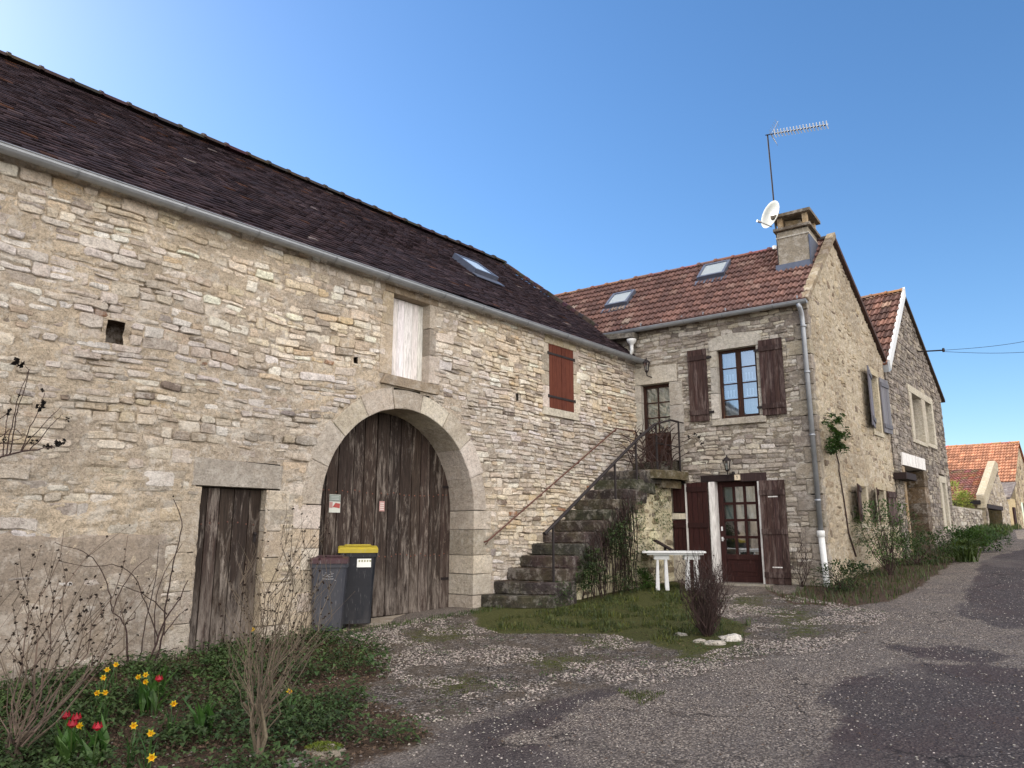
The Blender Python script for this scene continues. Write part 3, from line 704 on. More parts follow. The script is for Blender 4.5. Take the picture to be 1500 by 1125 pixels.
def skylight(parent, o, u, v, x0, x1, y0, y1, glass='roof_glass'):
    nn = np.cross(u, v); nn = nn*(1 if nn[2] > 0 else -1); f = Frame((0, 0, 0), u, nn)
    class Q: 
        def P(s, a, z, n=0.0): return o+u*a+v*z+nn*n
    q = Q(); mb = MB(); t = .06
    for a, b, c, d in ((x0, x0+t, y0, y1), (x1-t, x1, y0, y1), (x0+t, x1-t, y0, y0+t), (x0+t, x1-t, y1-t, y1)): mb.box(q, a, b, c, d, 0, .14, ch=.006)
    mb.box(q, x0-.06, x1+.06, y0-.22, y0, .035, .05)
    mb.build('skylight', M['zinc' if glass == 'light' else 'lead'], parent)
    o_ = bpy.data.objects[-1] if False else None
    g = MB(); g.add([q.P(x0+t, y0+t, .13), q.P(x1-t, y0+t, .13), q.P(x1-t, y1-t, .13), q.P(x0+t, y1-t, .13)], [(0, 1, 2, 3)])
    b = MB(); b.add([q.P(x0+t, y0+t, .115), q.P(x1-t, y0+t, .115), q.P(x1-t, y1-t, .115), q.P(x0+t, y1-t, .115)], [(0, 1, 2, 3)])
    sk = parent.children[-1] if len(parent.children) else parent
    return mb, g, b
def add_skylight(parent, o, u, v, rect, pale_backing):
    n0 = set(bpy.data.objects.keys()); mb, g, b = skylight(parent, o, u, v, *rect)
    sk = [bpy.data.objects[k] for k in bpy.data.objects.keys() if k not in n0][0]
    g.build('pane', M['roof_glass'], sk); b.build('pale_backing', M[pale_backing], sk)
def rhit(o, u, v, n, px):
    P = at_plane(px[0], px[1], o, n)-o; return float(P@u), float(P@v)
nb_ = np.cross(BARN.d, ev); pts = [rhit(EO, BARN.d, ev, nb_, p) for p in ((660, 375), (690, 383), (714, 411), (686, 405))]
xs, ys = [p[0] for p in pts], [p[1] for p in pts]
print('barn skylight', pts)
add_skylight(barn, EO, BARN.d, ev, (6.12, 6.82, 2.2, 3.0), 'curtain')  # pale blue sheet under this pane stands in for reflected sky
# =============================================================== HOUSE
house = thing('stone_house', 'two storey stone house with an outside stair, dark shutters and a red brown tiled roof', 'house', root_at(HOUSE, 1.5, 0))
hc = [rect_cut(.1, 1.0, 2.7, 4.77), rect_cut(-.1, 1.0, 4.75, 5.14), rect_cut(1.75, 2.74, 3.76, 5.46), rect_cut(1.5, 2.62, .3, 2.76), rect_cut(.74, 1.08, 1.1, 2.66), rect_cut(3.42, 4, -1, 9)]
def h_mcol(s, z):
    a, b = c8(158, 147, 128), c8(124, 115, 104); t = sst(-.3, .3, noise.noise(Vector((s*.9, z*.9, 42))))
    return tuple(a[i]*(1-t)+b[i]*t for i in range(3))
mb = masonry(HOUSE, -3.4, 3.70, .2, 6.02, hc, PAL_HOUSE, (.06, .12), (.12, .38), (.004, .028), seed=17, wamp=.04, lamp=.014, level=.004, mcol_fn=h_mcol, split=.5, mstep=.045)
for i in range(20):      # corner stones shared by both faces
    z = .25+i*.295; h = .285; w = .28 if i % 2 else .46; w2 = .44 if i % 2 else .26; c = pick([(c8(150, 140, 124), 2), (c8(134, 124, 112), 2), (c8(170, 158, 138), 1)])
    if z > 5.9: break
    mb.prism(HOUSE, [(3.70-w if w > .4 else 3.42, z), (3.70, z), (3.70, z+h), (3.70-w if w > .4 else 3.42, z+h)], -.25, .022, .012, 0, c, .006)
mb.build('front_wall', [M['house_stone'], M['mortar']], house)
AX, AZT = 2.06, 7.91
def gtop(z):
    a0 = 0.0 if z < 6.05 else (z-6.1)/.879+.06; a1 = 5.45 if z < 5.8 else 2.06+(7.91-z)/.6155-.06
    return a0, a1
gc = [rect_cut(3.98, 4.76, 3.93, 5.26), rect_cut(2.3, 2.98, 1.82, 2.6), rect_cut(3.6, 4.42, 1.8, 2.6)]
def g_mcol(s, z):
    a, b = c8(188, 175, 151), c8(160, 147, 126); t = sst(-.3, .35, noise.noise(Vector((s*.8, z*.8, 52)))); 
    return tuple(a[i]*(1-t)+b[i]*t for i in range(3))
mb = masonry(LANE, 0.0, 5.45, .3, 7.9, gc, PAL_WARM, (.10, .18), (.12, .32), (.006, .030), top=gtop, seed=23, wamp=.06, lamp=.020, level=.020, mcol_fn=g_mcol, split=.4, mstep=.05, density=.85, gap=.012)
mb.build('gable_wall', [M['plaster'], M['plaster']], house)
mb = MB()      # hidden rear and side walls, corner fillet
mb.add([HOUSE.P(-3.4, 0, 0), HOUSE.P(-3.4, 0, -5.4), HOUSE.P(-3.4, 5.8, -5.4), HOUSE.P(-3.4, 7.8, -2.05), HOUSE.P(-3.4, 6, 0)], [(0, 1, 2, 3, 4)], 0, c8(170, 156, 130))
mb.add([HOUSE.P(-3.4, 0, -5.4), LANE.P(5.45, 0, 0), LANE.P(5.45, 5.8, 0), HOUSE.P(-3.4, 5.8, -5.4)], [(0, 1, 2, 3)], 0, c8(170, 156, 130))
mb.build('rear_wall', M['plaster'], house)
# openings of the house front
R.seed(51)
mb = MB(); jamb(mb, HOUSE, .80, 1, 3.08, 4.75, (.16, .30), -.25, .032, PAL_DRS_GREY, (.5, .75)); jamb(mb, HOUSE, .14, -1, 3.08, 4.75, (.1, .14), -.25, .032, PAL_DRS_GREY, (.5, .75))
mb.prism(HOUSE, [(-.06, 4.755), (.98, 4.755), (.98, 5.13), (-.06, 5.13)], -.25, .036, .01, 0, c8(196, 188, 172)); mb.build('door_surround', M['dressed'], house)
mb = MB(); mb.prism(HOUSE, [(-.0, 2.83), (.9, 2.83), (.9, 3.06), (0, 3.06)], -.25, .26, .02, 0, c8(84, 75, 60), .006); mb.build('doorstep', M['dark_stone'], house)
w_ = window(house, HOUSE, .14, .80, 3.07, 4.75, -.15, 2, 3, M['frame_wood'], False, .06, .025, 'sheer', 'door', .52); w_['label'] = 'dark wooden glazed door at the head of the stair'
mb = MB(); jamb(mb, HOUSE, 1.86, -1, 3.87, 5.28, (.13, .17), -.22, .03, PAL_DRS_GREY, (.35, .6)); jamb(mb, HOUSE, 2.66, 1, 3.87, 5.28, (.09, .12), -.22, .03, PAL_DRS_GREY, (.35, .6))
mb.prism(HOUSE, [(1.70, 5.285), (2.76, 5.285), (2.78, 5.48), (2.66, 5.57), (2.2, 5.60), (1.9, 5.57), (1.70, 5.50)], -.22, .036, .01, 0, c8(196, 190, 176), .004)
mb.prism(HOUSE, [(1.70, 3.73), (2.78, 3.73), (2.78, 3.86), (1.70, 3.86)], -.22, .07, .015, 0, c8(180, 172, 156), .004); mb.build('window_surround', M['dressed'], house)
w_ = window(house, HOUSE, 1.865, 2.655, 3.865, 5.28, -.12, 2, 4, M['frame_wood'], True, .055, .022, 'curtain')
w_['label'] = 'upper window of eight panes with lace panels'
lace = [c for c in w_.children if c.name.startswith('curtain')][0]
mb = MB()
for i, a in enumerate((1.93, 2.32)):
    for z in (4.27, 4.60):
        for q in range(3): mb.box(HOUSE, a+.05+.06*q, a+.08+.06*q, z+.05, z+.19, -.163, -.160, 0, (1.6, 1.6, 1.6))
        mb.box(HOUSE, a+.03, a+.22, z+.03, z+.05, -.163, -.160, 0, (1.6, 1.6, 1.6))
mb.build('lace_panel', M['curtain'], w_)
R.seed(52)
for a, b, lab in ((1.25, 1.655, None), (2.725, 3.18, None)): 
    o = shutter(house, HOUSE, a, b, 3.845, 5.35, .045, M['old_shutter'], w=.10)
    for z in (4.02, 5.16): hb = MB(); hb.box(HOUSE, (b-.03 if a < 2 else a-.10), (b+.10 if a < 2 else a+.03), z-.022, z+.022, .035, .06); hb.build('hinge', M['iron'], o)
# french door
mb = MB(); mb.box(HOUSE, 1.40, 2.09, 2.62, 2.745, -.25, .05, ch=.006, col=(.8, .78, .8)); mb.box(HOUSE, 2.20, 2.70, 2.60, 2.76, -.25, .035, ch=.006, col=(1.5, 1.45, 1.45))
mb.build('lintel_beam', M['beam'], house)
mb = MB(); mb.box(HOUSE, 2.09, 2.2, 2.63, 2.735, -.2, .055, 0, (.62, .52, .38)); mb.box(HOUSE, 2.140, 2.150, 2.655, 2.715, .055, .058, 0, (.03, .03, .03)); mb.box(HOUSE, 2.128, 2.142, 2.70, 2.712, .055, .058, 0, (.03, .03, .03))
o = mb.build('number_plate', M['paper'], house); o['label'] = 'small cream number plate reading 1'
mb = MB(); mb.box(HOUSE, 1.55, 1.67, .62, 2.62, -.25, .045, ch=.012, jit=.004); o = mb.build('jamb', M['white_wood'], house); o['label'] = 'white painted jamb with flaking foot'
mb = MB(); mb.box(HOUSE, 2.515, 2.56, .66, 2.6, -.25, .03, ch=.01); mb.build('jamb', M['white_wood'], house)
w_ = window(house, HOUSE, 1.675, 2.51, .68, 2.615, -.17, 3, 4, M['maroon'], False, .10, .05, 'sheer', 'french_door', .36, (1.83, 2.52)); w_['label'] = 'maroon glazed door of small panes'
mb = MB()
for z in (1.70, 1.50): mb.box(HOUSE, 1.70, 1.735, z-.04, z+.04, -.137, -.128); 
mb.tube([HOUSE.P(1.715, 1.5, -.128), HOUSE.P(1.715, 1.5, -.09), HOUSE.P(1.77, 1.5, -.085)], .008); mb.build('handle', M['white_metal'], w_)
mb = MB(); mb.prism(HOUSE, [(1.5, .55), (2.72, .55), (2.72, .675), (1.5, .675)], -.25, .35, .02, 0, c8(150, 144, 130), .006); mb.build('threshold', M['dressed'], house)
R.seed(53)
o = shutter(house, HOUSE, 1.10, 1.535, .74, 2.61, .05, M['maroon'], rails=(.09, .55, .93), lab='deep maroon shutter left of the glazed door')
o = shutter(house, HOUSE, 2.56, 3.04, .68, 2.60, .05, M['old_shutter'], rails=(.09, .5, .88), lab='faded brown shutter right of the glazed door')
mb = MB(); 
for z, w in ((2.28, .10), (.98, .1)): mb.box(HOUSE, 2.72, 2.72+w*1.8, z, z+.02, .078, .085)
mb.build('strap', M['white_wood'], o)
mb = MB(); planks(mb, HOUSE, .78, 1.045, 2.03, 2.58, .0, .03, .09); mb.build('small_shutter', M['maroon'], house)
shutter(house, HOUSE, .76, 1.045, 1.2, 1.87, .0, M['maroon'], 'small_shutter', rails=(.85,))
mb = MB(); mb.box(HOUSE, 1.05, 1.095, .8, 2.6, -.05, .05, ch=.008); mb.box(HOUSE, .72, 1.045, 1.89, 2.01, -.05, .03, ch=.006, col=(.85, .8, .66)); mb.box(HOUSE, .70, 1.045, .7, 1.19, -.05, .025, ch=.01, col=(.7, .66, .56)); mb.build('post', M['white_wood'], house)
# gable windows
def gshut(a, b, z0, z1, mat, nm='shutter', tilt=0.0, sgn=1):
    # open shutter, slightly off the wall along its free edge
    f2 = Frame(LANE.P(a if sgn > 0 else b, 0, .05), LANE.d, LANE.n); th = math.radians(tilt)*sgn
    d = LANE.d*math.cos(th)+LANE.n*abs(math.sin(th))*(1 if sgn > 0 else -1); n = np.cross(d, V(0, 0, 1)); f2 = Frame(LANE.P(a if sgn > 0 else b, 0, .05), d, n)
    if sgn > 0: return shutter(house, f2, 0, b-a, z0, z1, 0, mat, nm, w=.12)
    return shutter(house, f2, -(b-a), 0, z0, z1, 0, mat, nm, w=.12)
R.seed(54)
gshut(3.30, 3.98, 3.95, 5.30, M['blue_shutter'], sgn=-1, tilt=10); gshut(4.78, 5.36, 3.95, 5.27, M['blue_shutter'], tilt=3)
gshut(1.55, 2.28, 1.84, 2.58, M['old_shutter'], sgn=-1, tilt=12); gshut(2.98, 3.58, 1.84, 2.57, M['old_shutter'], sgn=-1, tilt=14); gshut(4.44, 4.95, 1.80, 2.56, M['old_shutter'], tilt=6)
for a, b, z0, z1 in ((3.98, 4.76, 3.93, 5.26), (2.3, 2.96, 1.84, 2.58), (3.6, 4.42, 1.82, 2.57)):
    mb = MB(); mb.box(LANE, a-.02, a+.10, z0-.02, z1, -.3, .036, ch=.01, col=c8(196, 186, 160)); mb.box(LANE, b-.10, b+.02, z0-.02, z1, -.3, .036, ch=.01, col=c8(204, 192, 164))
    mb.box(LANE, a-.05, b+.05, z1, z1+.16, -.3, .04, ch=.01, col=c8(186, 172, 142)); mb.box(LANE, a-.05, b+.05, z0-.12, z0-.02, -.3, .055, ch=.01, col=c8(186, 176, 152)); mb.build('window_surround', M['dressed'], house)
    window(house, LANE, a+.1, b-.1, z0, z1, -.2, 2, 2, M['frame_wood'], True, .04, .02, None)
# house roof
RSL = math.hypot(2.05+.16, 7.95-5.98); rv = (-HOUSE.n*(2.21)+V(0, 0, 1.97))/RSL; RO = HOUSE.P(0, 5.99, .16)
def rcol(x, y):
    b = R.choices([c8(116, 86, 77), c8(106, 78, 71), c8(96, 71, 65), c8(126, 100, 90), c8(140, 124, 112)], [5, 5, 4, 1.2, .15])[0]; j = R.uniform(.88, 1.1)
    if x < .8: j *= .88
    return tuple(v*j for v in b)
R.seed(60); mb = MB(); mech_tiles(mb, RO, HOUSE.d, rv, -3.5, 3.70, RSL, .2, .285, rcol)
mb.add([HOUSE.P(-3.5, 5.95, .14), HOUSE.P(3.7, 5.95, .14), HOUSE.P(3.86, 7.92, -2.05), HOUSE.P(-3.5, 7.92, -2.05)], [(0, 1, 2, 3)], 0, c8(90, 60, 50))
slab(mb, LANE, [(5.62, 5.74), (5.62, 5.84), (2.06, 7.99), (2.06, 7.89)], -7.6, .10, 0, c8(70, 52, 46))
hroof = mb.build('roof', M['tile'], house)
mb = MB(); ridge(mb, HOUSE.P(-3.4, 7.97, -2.07), HOUSE.P(2.9, 7.97, -2.07), .10, .4, lambda: tuple(v*R.uniform(.6, 1.1) for v in c8(120, 84, 70)), bumpy=.012)
ridge(mb, HOUSE.P(3.55, 7.97, -2.07), HOUSE.P(3.86, 7.97, -2.07), .10, .3, lambda: c8(60, 58, 60))
mb.build('ridge_tiles', M['tile'], hroof)
mb = MB()      # mortared verge
e0, e1 = LANE.P(-.14, 5.98, .0), LANE.P(AX, 7.99, .0); t = (e1-e0)/np.linalg.norm(e1-e0); L = np.linalg.norm(e1-e0); nv_ = np.cross(t, LANE.n); nv_ = nv_*(1 if nv_[2] > 0 else -1)
x = 0
while x < L:
    l = R.uniform(.2, .3); mb.obox(e0+t*(x+l/2)+LANE.n*.02+nv_*.02, t*l*.52, LANE.n*.085, nv_*R.uniform(.045, .055), 0, pick([(c8(150, 136, 112), 2), (c8(128, 112, 92), 2)])); x += l
mb.build('verge', M['plaster'], hroof)
gutter(house, [HOUSE.P(-1.3, 5.965, .22), HOUSE.P(3.74, 5.965, .22)], .062, M['zinc'])
mb = MB()
for i in range(9): 
    a = -.2+i*.47; mb.box(HOUSE, a-.012, a+.012, 5.97, 6.10, .16, .175)
mb.build('gutter_bracket', M['zinc'], house)
mb = MB(); dx = 3.60; mb.tube([HOUSE.P(dx-.02, 5.92, .24), HOUSE.P(dx, 5.84, .2), HOUSE.P(dx, 5.74, .10), HOUSE.P(dx, 5.6, .075), HOUSE.P(dx+.02, 1.62, .075)], .045, 10)
for z in (2.2, 3.4, 4.6, 5.5): mb.lathe(HOUSE.P(dx+.01, z, .075), [(.05, -.02), (.055, -.02), (.055, .02), (.05, .02)], (0, 0, 1), 10); 
dp = mb.build('downpipe', M['zinc'], house, smooth=True)
mb = MB(); mb.tube([HOUSE.P(dx+.02, 1.64, .08), HOUSE.P(dx+.05, .8, .09), HOUSE.P(dx+.06, .66, .13)], .055, 10); mb.lathe(HOUSE.P(dx+.02, 1.6, .08), [(.055, -.06), (.07, -.05), (.07, .05), (.055, .06)], (0, 0, 1), 10)
o = mb.build('pipe_shoe', M['white_paint'], dp, smooth=True)
# stone trough above the upper door, hopper and white elbow
mb = MB(); a, z = hit(HOUSE, 872, 496, .1); mb.prism(HOUSE, [(-.75, 5.84), (.14, 5.78), (.15, 5.90), (-.75, 5.97)], 0, .28, .02, 0, c8(120, 114, 104), .01); mb.build('stone_gutter', M['dark_stone'], house)
mb = MB(); mb.lathe(HOUSE.P(.05, 5.62, .2), [(.04, 0), (.05, .03), (.10, .08), (.11, .14), (.10, .14)], (0, 0, 1), 12)
mb.tube([HOUSE.P(.05, 5.64, .2), HOUSE.P(.05, 5.50, .2), HOUSE.P(.0, 5.41, .19), HOUSE.P(-.16, 5.33, .16)], .04, 10); mb.build('rain_hopper', M['white_paint'], house, smooth=True)
for q4 in (((886, 454), (919, 450), (933, 431), (904, 436)), ((1022, 413), (1061, 408), (1072, 389), (1036, 393))):
    nr = np.cross(HOUSE.d, rv); h4 = [rhit(RO, HOUSE.d, rv, nr, p) for p in q4]
    add_skylight(house, RO, HOUSE.d, rv, ((h4[0][0]+h4[3][0])/2, (h4[1][0]+h4[2][0])/2, (h4[0][1]+h4[1][1])/2, (h4[2][1]+h4[3][1])/2), 'white_paint')
# chimney
ch = MB(); R.seed(61)
ch.box(HOUSE, 2.97, 3.60, 6.7, 7.93, -1.78, -1.0, ch=.01, col=c8(150, 140, 122)); ch.box(HOUSE, 2.95, 3.62, 7.78, 7.81, -1.8, -.98, col=c8(190, 184, 170))
chim = ch.build('chimney', M['cement'], hroof)
ch = MB(); ch.box(HOUSE, 2.91, 3.67, 7.94, 8.0, -1.86, -.93, ch=.008, col=c8(88, 78, 66)); 
for a, n in ((2.99, -1.08), (3.5, -1.08), (2.99, -1.74), (3.5, -1.74), (3.25, -1.74)): ch.box(HOUSE, a, a+.1, 8.003, 8.25, n-.06, n+.06, ch=.006, col=c8(170, 146, 112))
ch.prism(HOUSE, [(3.1, 8.003), (3.48, 8.003), (3.42, 8.2), (3.1, 8.24)], -1.6, -1.2, .01, 0, c8(150, 130, 100)); ch.box(HOUSE, 2.88, 3.69, 8.253, 8.32, -1.86, -.93, ch=.01, col=c8(104, 94, 80)); ch.build('chimney_cap', M['cement'], chim)
ch = MB(); ch.box(HOUSE, 2.90, 3.62, 6.85, 7.20, -1.3, -.985, col=(1, 1, 1)); ch.box(HOUSE, 3.605, 3.63, 6.9, 7.75, -1.8, -.985, col=(.8, .8, .8))
ch.build('flashing', M['lead'], chim)
# antenna and dish
ant = thing('tv_antenna', 'tall thin mast with a white toothed television antenna beside the chimney', 'antenna', HOUSE.P(2.9, 7.5, -1.2))
mb = MB(); mb.tube([HOUSE.P(2.92, 7.3, -1.2), HOUSE.P(2.90, 9.2, -1.2), HOUSE.P(2.88, 10.36, -1.2)], .017, 6); mb.build('mast', M['iron'], ant)
A0, A1 = HOUSE.P(2.84, 10.36, -1.18), at_plane(1211, 183, HOUSE.P(2.88, 0, -1.2), HOUSE.n); mb = MB(); mb.tube([A0, A1], .012, 6); mb.build('boom', M['iron'], ant)
mb = MB(); R.seed(2); upv = V(0, 0, 1); outv = HOUSE.n
for i in range(17):
    t = .16+.84*i/16; p = A0+(A1-A0)*t; L = .10
    for sg in (-1, 1): mb.tube([p, p+(outv*.75*sg+upv*.55+HOUSE.d*.12)*L], .010, 4); mb.tube([p, p+(outv*.75*sg-upv*.55+HOUSE.d*.12)*L], .010, 4)
mb.build('elements', M['white_metal'], ant)
mb = MB()
for sg in (-1, 1):
    for q in range(5): 
        p = A0+(A1-A0)*.10+upv*sg*(.03+.05*q)-HOUSE.d*.02*q*sg*0+HOUSE.d*(.035*q if sg > 0 else .02*q); mb.tube([p-outv*.16, p+outv*.16], .004, 4)
    mb.tube([A0+(A1-A0)*.1, A0+(A1-A0)*.1+upv*sg*.26+HOUSE.d*(.17 if sg > 0 else .1)], .006, 4)
mb.build('reflector', M['zinc'], ant)
dish = thing('satellite_dish', 'off white satellite dish on an arm at the left side of the chimney', 'satellite dish', HOUSE.P(2.8, 7.8, -1.05))
DC = at_plane(1128, 314, HOUSE.P(0, 0, -.95), HOUSE.n); ax = V(-.93, -.30, .18); ax /= np.linalg.norm(ax)
mb = MB(); prof = [(r*1.04, .10*(r/.29)**2-.1) for r in (0, .06, .12, .18, .24, .29)]+[(.306, 0), (.30, -.01)]+[(r*1.04, .10*(r/.29)**2-.115) for r in (.24, .12, 0)]
mb.lathe(DC, prof, ax, 28, 0, (.75, .74, .68)); mb.build('reflector', M['white_metal'], dish, smooth=True)
mb = MB(); fp = DC+ax*.30-V(0, 0, .26); mb.tube([DC-V(0, 0, .28)-ax*.02, fp], .012, 6); mb.build('feed_arm', M['zinc'], dish)
mb = MB(); mb.lathe(fp, [(0, -.05), (.025, -.05), (.03, .02), (.02, .05), (0, .05)], -ax, 10); mb.build('feed_horn', M['zinc'], dish)
mb = MB(); mb.tube([DC-ax*.1, DC-ax*.2, HOUSE.P(2.95, DC[2]-.05, -1.2)], .018, 6); mb.tube([HOUSE.P(2.93, DC[2]-.3, -1.1), HOUSE.P(2.90, DC[2]+.05, -1.15)], .018, 6); mb.build('bracket', M['zinc'], dish)
mb = MB(); mb.lathe(HOUSE.P(2.90, 7.62, -1.0), [(0, -.05), (.04, -.04), (.045, .03), (0, .05)], (0, 0, 1), 8); mb.build('junction_box', M['white_metal'], dish)
# lanterns
def lantern(px, py, below, lab):
    s, z = hit(HOUSE, px, py, .17); f = HOUSE
    r = thing('wall_lantern', lab, 'lantern', f.P(s, z, .0), 'black wall lanterns on the house front')
    c = f.P(s, z, .17); mb = MB()
    mb.lathe(c, [(0, .20), (.012, .19), (.012, .16), (.05, .13), (.085, .085), (.088, .075), (.07, .075)], (0, 0, 1), 8); mb.lathe(c, [(.035, -.10), (.045, -.095), (.03, -.12), (.012, -.14), (.012, -.16)], (0, 0, 1), 8)
    for j in range(6):
        w = math.pi/3*j+.3; d = V(math.cos(w), math.sin(w), 0); mb.tube([c+d*.072+V(0, 0, .08), c+d*.038+V(0, 0, -.1)], .006, 4)
    mb.build('cage', M['iron'], r)
    g = MB(); g.lathe(c, [(.066, .075), (.036, -.095)], (0, 0, 1), 6); g.build('glass', M['glass'], r)
    g = MB(); g.lathe(c, [(0, .03), (.022, .02), (.025, -.03), (.012, -.07), (.012, -.1)], (0, 0, 1), 8); g.build('bulb', M['white_paint'], r)
    g = MB(); e = f.P(s+.06, z-.22 if below else z-.16, .02); g.tube([c-V(0, 0, .14), c-V(0, 0, .2), (c+e)/2-V(0, 0, .1), e], .012, 6); g.lathe(e-f.n*.02, [(.045, 0), (.045, .012), (.02, .03), (0, .03)], f.n, 10); g.build('arm', M['iron'], r)
lantern(947, 537, True, 'black lantern over the upper door at the head of the stair')
lantern(1065, 681, False, 'black lantern above the glazed ground floor door')
# =============================================================== NEIGHBOUR HOUSE
R.seed(70)
nb2 = thing('neighbour_house', 'taller dark stone gable house with a white verge board and a covered passage', 'house', root_at(LANE, 9, 0))
B2 = Frame(LANE.P(0, 0, .03), LANE.d, LANE.n)
def b2top(z):
    return (5.5 if z < 5.72 else 5.6+(z-5.80)/.955, 12.25 if z < 5.75 else 8.24+(8.27-z)/.59)
bc = [rect_cut(7.75, 9.36, 4.1, 5.55), rect_cut(9.5, 10.75, 4.15, 5.5), rect_cut(6.35, 8.6, -1, 3.62), rect_cut(10.6, 11.55, 1.75, 3.35)]
mb = masonry(B2, 5.5, 12.3, .6, 8.25, bc, PAL_DARK, (.09, .16), (.14, .45), (.004, .032), top=b2top, seed=29, wamp=.04, level=.004, mcol=c8(120, 108, 92), mstep=.08, split=.5, lod=1)
mb.add([LANE.P(5.5, 0, 0), LANE.P(5.5, 0, -9), LANE.P(5.5, 5.8, -9), LANE.P(5.5, 5.8, 0)], [(0, 1, 2, 3)], 0, c8(140, 126, 108))
mb.add([LANE.P(12.25, 0, 0), LANE.P(12.25, 0, -9), LANE.P(12.25, 5.8, -9), LANE.P(12.25, 5.8, 0)], [(0, 1, 2, 3)], 0, c8(140, 126, 108))
mb.build('wall', [M['house_stone'], M['mortar']], nb2)
mb = MB(); R.seed(71); L2 = math.hypot(2.74, 2.62); v2 = (LANE.d*2.74+V(0, 0, 2.62))/L2
def r2col(x, y):
    b = R.choices([c8(122, 88, 74), c8(104, 74, 64), c8(86, 62, 54), c8(150, 122, 104)], [5, 4, 4, 1.5])[0]; j = R.uniform(.75, 1.15); return tuple(v*j for v in b)
mech_tiles(mb, LANE.P(5.5, 5.69, .12), -LANE.n, v2, 0, 8.5, L2, .24, .33, r2col)
mb.add([LANE.P(5.5, 5.66, .1), LANE.P(5.5, 5.66, -8.5), LANE.P(8.24, 8.28, -8.5), LANE.P(8.24, 8.28, .1)], [(0, 1, 2, 3)], 0, c8(90, 60, 50))
slab(mb, LANE, [(12.6, 5.72), (12.6, 5.80), (8.24, 8.36), (8.24, 8.28)], -8.5, .12, 0, c8(70, 60, 52))
r2 = mb.build('roof', M['tile'], nb2)
mb = MB(); ridge(mb, LANE.P(8.24, 8.33, .1), LANE.P(8.24, 8.33, -8.4), .1, .4, lambda: tuple(v*R.uniform(.7, 1.1) for v in c8(150, 104, 80)), bumpy=.01); mb.build('ridge_tiles', M['tile'], r2)
mb = MB(); slab(mb, LANE, [(5.62, 5.60), (8.27, 8.18), (8.27, 8.44), (5.56, 5.84)], .10, .16); mb.build('verge_board', M['white_paint'], r2)
mb = MB(); slab(mb, LANE, [(5.5, 5.52), (5.78, 5.62), (5.80, 5.80), (5.5, 5.78)], -.1, .14); mb.build('eave_block', M['zinc'], r2)
# windows and passage
for a, b, z0, z1 in ((7.98, 9.28, 4.2, 5.38), (9.62, 10.6, 4.25, 5.38), (10.78, 11.36, 1.92, 3.08)):
    mb = MB()
    for q in ((a-.22, a+.06, z0-.1, z1), (b-.06, b+.16, z0-.1, z1), (a-.24, b+.18, z1, z1+.2), (a-.24, b+.18, z0-.2, z0-.1)): mb.box(B2, *q, -.3, .045, ch=.012, col=c8(196, 188, 168))
    mb.build('window_surround', M['dressed'], nb2)
    window(nb2, B2, a+.06, b-.06, z0, z1, -.22, 2, 3, M['white_paint'] if z0 < 3 else M['frame_wood'], True, .05, .03, None)
mb = MB(); mb.prism(B2, [(6.2, 3.28), (8.75, 3.30), (8.75, 3.62), (6.2, 3.60)], -.35, .06, .015, 0, (1, 1, 1)); mb.build('lintel', M['white_wood'], nb2)
mb = MB()
mb.box(B2, 6.2, 6.42, .7, 3.27, -.6, .03, ch=.02, col=c8(150, 126, 92)); jamb(mb, B2, 8.45, 1, .9, 3.28, (.3, .5), -2.6, .04, [(c8(104, 84, 58), 2), (c8(84, 68, 50), 2)], (.3, .5))
mb.box(B2, 6.0, 8.6, 3.25, 3.28, -3, -.35, col=c8(90, 74, 60)); mb.box(B2, 6.2, 8.8, .8, 3.3, -3.1, -3, col=c8(34, 27, 24)); mb.box(B2, 6.1, 6.2, .8, 3.3, -3, -.6, col=c8(120, 98, 72))
mb.build('passage', M['house_stone'], nb2)
mb = MB(); mb.box(B2, 5.35, 6.38, 2.88, 3.04, -.3, .28, ch=.015); mb.build('timber_beam', M['beam'], nb2)
bk = thing('cable_bracket', 'dark bracket on the neighbour gable holding a thin overhead cable', 'bracket', LANE.P(9.6, 6.8, .05))
a0 = LANE.P(9.6, 6.83, .02); a1 = at_plane(1382, 513, LANE.P(9.6, 0, .0), LANE.d); mb = MB(); mb.tube([a0, a1], .022, 6); mb.lathe(a1, [(.03, -.05), (.04, 0), (.03, .06)], (0, 0, 1), 8); mb.build('arm', M['iron'], bk)
for tgt, zoff in (((1600, 478), 0), ((1600, 503), -.04)):
    e = EYE+ray(*tgt)*19.0; mb = MB(); mb.tube([a1+(e-a1)*i/12+V(0, 0, -.12*math.sin(math.pi*i/12)+zoff) for i in range(13)], .006, 4); o = mb.build('overhead_cable', M['iron'], None, a1)
    tag(o, 'thin overhead cable running right from the bracket, the %s of the two' % ('upper' if zoff == 0 else 'lower'), 'cable', 'overhead cables')
